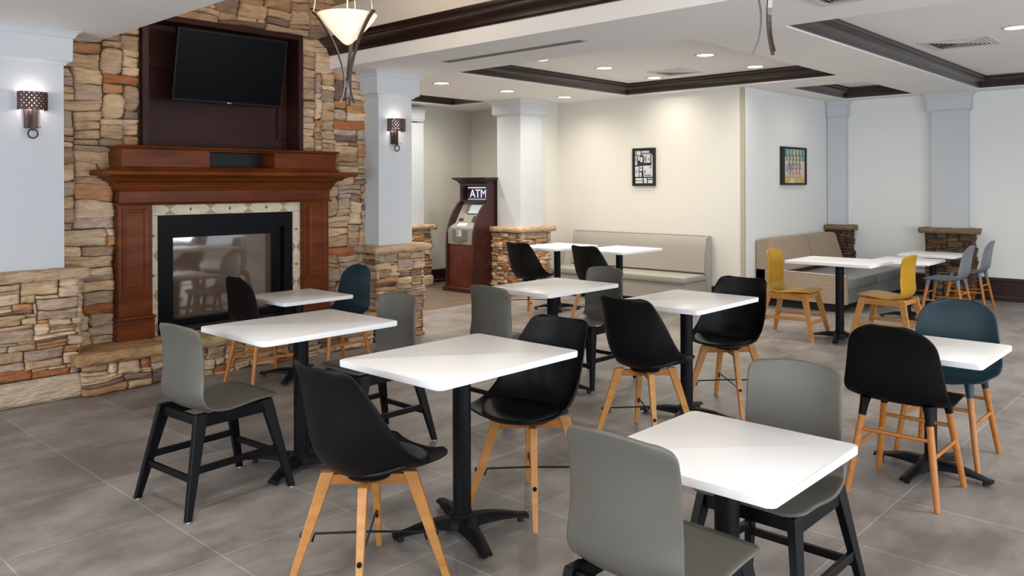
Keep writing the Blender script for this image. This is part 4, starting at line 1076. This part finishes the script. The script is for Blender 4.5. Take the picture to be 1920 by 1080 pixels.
def make_round_chair(label, shell_m, wood):
    t = thing('round_back_chair', label, 'chair')
    Cc = [(0.232, 0.440), (0.20, 0.450), (0.12, 0.445), (0.03, 0.438), (-0.06, 0.436), (-0.135, 0.452), (-0.180, 0.495), (-0.198, 0.57), (-0.208, 0.65), (-0.224, 0.74), (-0.250, 0.822)]
    Ee = [(0.205, 0.450), (0.18, 0.460), (0.12, 0.464), (0.05, 0.463), (-0.02, 0.461), (-0.10, 0.466), (-0.155, 0.505), (-0.168, 0.575), (-0.180, 0.655), (-0.200, 0.74), (-0.238, 0.815)]
    Ww = [0.205, 0.215, 0.222, 0.226, 0.230, 0.234, 0.234, 0.222, 0.210, 0.196, 0.184]
    shell('seat_shell', Cc, Ee, Ww, shell_m, t, r0=0.06, r1=0.115, th=0.008, p=3.0)
    def leg(sx, sy): return Vector((sx*0.150+(0.015 if sx < 0 else -0.005), sy*0.140, 0.448)), Vector((sx*0.218, sy*0.200, 0.0))
    def on(sx, sy, z_):
        a, b = leg(sx, sy); return a.lerp(b, (a.z-z_)/(a.z-b.z))
    for sx in (1, -1):
        for sy in (1, -1):
            a, b = leg(sx, sy); bm = newbm(); tube(bm, [on(sx, sy, 0.375), on(sx, sy, 0.19), on(sx, sy, 0.0)], [0.0165, 0.0160, 0.0135], 14); lg = obj('leg', bm, wood, t, smooth=True)
            bm = newbm(); tube(bm, [a, on(sx, sy, 0.42), on(sx, sy, 0.365)], [0.026, 0.021, 0.0175], 14); obj('leg_socket', bm, shell_m, t, smooth=True)
    for sy in (1, -1):
        bm = newbm(); tube(bm, [on(1, sy, 0.225), on(-1, sy, 0.225)], 0.0095, 10); obj('rung', bm, wood, t, smooth=True)
    for sx in (1, -1):
        bm = newbm(); tube(bm, [on(sx, 1, 0.30), on(sx, -1, 0.30)], 0.0095, 10); obj('rung', bm, wood, t, smooth=True)
    return t

def put(proto, x, y, rz, label, group, first):
    o = proto if first else copy_tree(proto)
    o.location = (x, y, 0); o.rotation_euler = (0, 0, rz); o['label'] = label
    if group: o['group'] = group
    return o

GB_ = make_block_chair('x', M['grey_shell'], M['black_frame'])
grey = [(1.885, 3.705, 0.08, 'grey shell chair with black legs at the left end of the fireplace-side table'),
        (2.855, 3.75, PI, 'grey shell chair with black legs behind the front black tulip chair, facing left'),
        (1.905, 1.225, 0, 'grey shell chair nearest the camera, back turned, at the bottom edge'),
        (2.62, 1.235, PI, 'grey shell chair behind the nearest table, facing the camera'),
        (3.86, 3.62, 0, 'grey shell chair seen from behind, left of the middle row table'),
        (4.885, 3.74, PI, 'grey shell chair behind the middle row table, facing left')]
for i, (x, y, rz, lb) in enumerate(grey): put(GB_, x, y, rz, lb, 'grey shell chairs with black wooden frames', i == 0)
YB_ = make_block_chair('x', M['yellow_shell'], M['oak'])
yel = [(7.60, 3.36, -PI/2+0.04, 'mustard yellow chair on the left side of its table, beside the settee'),
       (7.77, 2.53, PI/2-0.04, 'mustard yellow chair on the right side of its table, back turned right')]
for i, (x, y, rz, lb) in enumerate(yel): put(YB_, x, y, rz, lb, 'mustard yellow chairs with wooden legs', i == 0)
TU_ = make_tulip_chair('x')
tul = [(1.86, 2.465, 0, 'black tulip chair with wooden legs in the front, back turned, cut by bottom edge'),
       (2.79, 2.48, PI, 'black padded tulip chair facing left at the right end of the front centre table'),
       (4.00, 2.66, 0, 'black tulip chair seen from behind right of centre, before its table'),
       (4.92, 2.62, PI, 'black padded tulip chair facing left, right of centre near the yellow chairs'),
       (6.87, 6.12, 0, 'black tulip chair in front of the far stone column'),
       (6.95, 5.24, 0, 'black tulip chair at the banquette tables, mostly behind a grey chair')]
for i, (x, y, rz, lb) in enumerate(tul): put(TU_, x, y, rz, lb, 'black tulip chairs', i == 0)
KB_ = make_round_chair('x', M['black_shell2'], M['oak_dark'])
put(KB_, 4.165, 1.28, 0, 'black round-backed chair at the right, back turned, on round wooden legs', 'black round-backed chairs', True)
put(KB_, 3.17, 5.47, 0, 'small looking black round-backed chair directly before the fireplace glass', 'black round-backed chairs', False)
KT_ = make_round_chair('x', M['teal_shell'], M['oak_dark'])
put(KT_, 4.84, 1.275, PI, 'teal chair at the right edge, behind the small square table', 'teal round-backed chairs', True)
put(KT_, 3.82, 5.50, PI, 'teal chair beside the hearth, right of the fireplace table', 'teal round-backed chairs', False)
KG_ = make_round_chair('x', M['lgrey_shell'], M['oak_dark'])
put(KG_, 9.62, 2.53, PI/2, 'pale grey chair on wooden legs, left one at the far tables', 'pale grey round-backed chairs', True)
put(KG_, 10.60, 2.55, PI/2, 'pale grey chair on wooden legs, right one near the far dark baseboard', 'pale grey round-backed chairs', False)
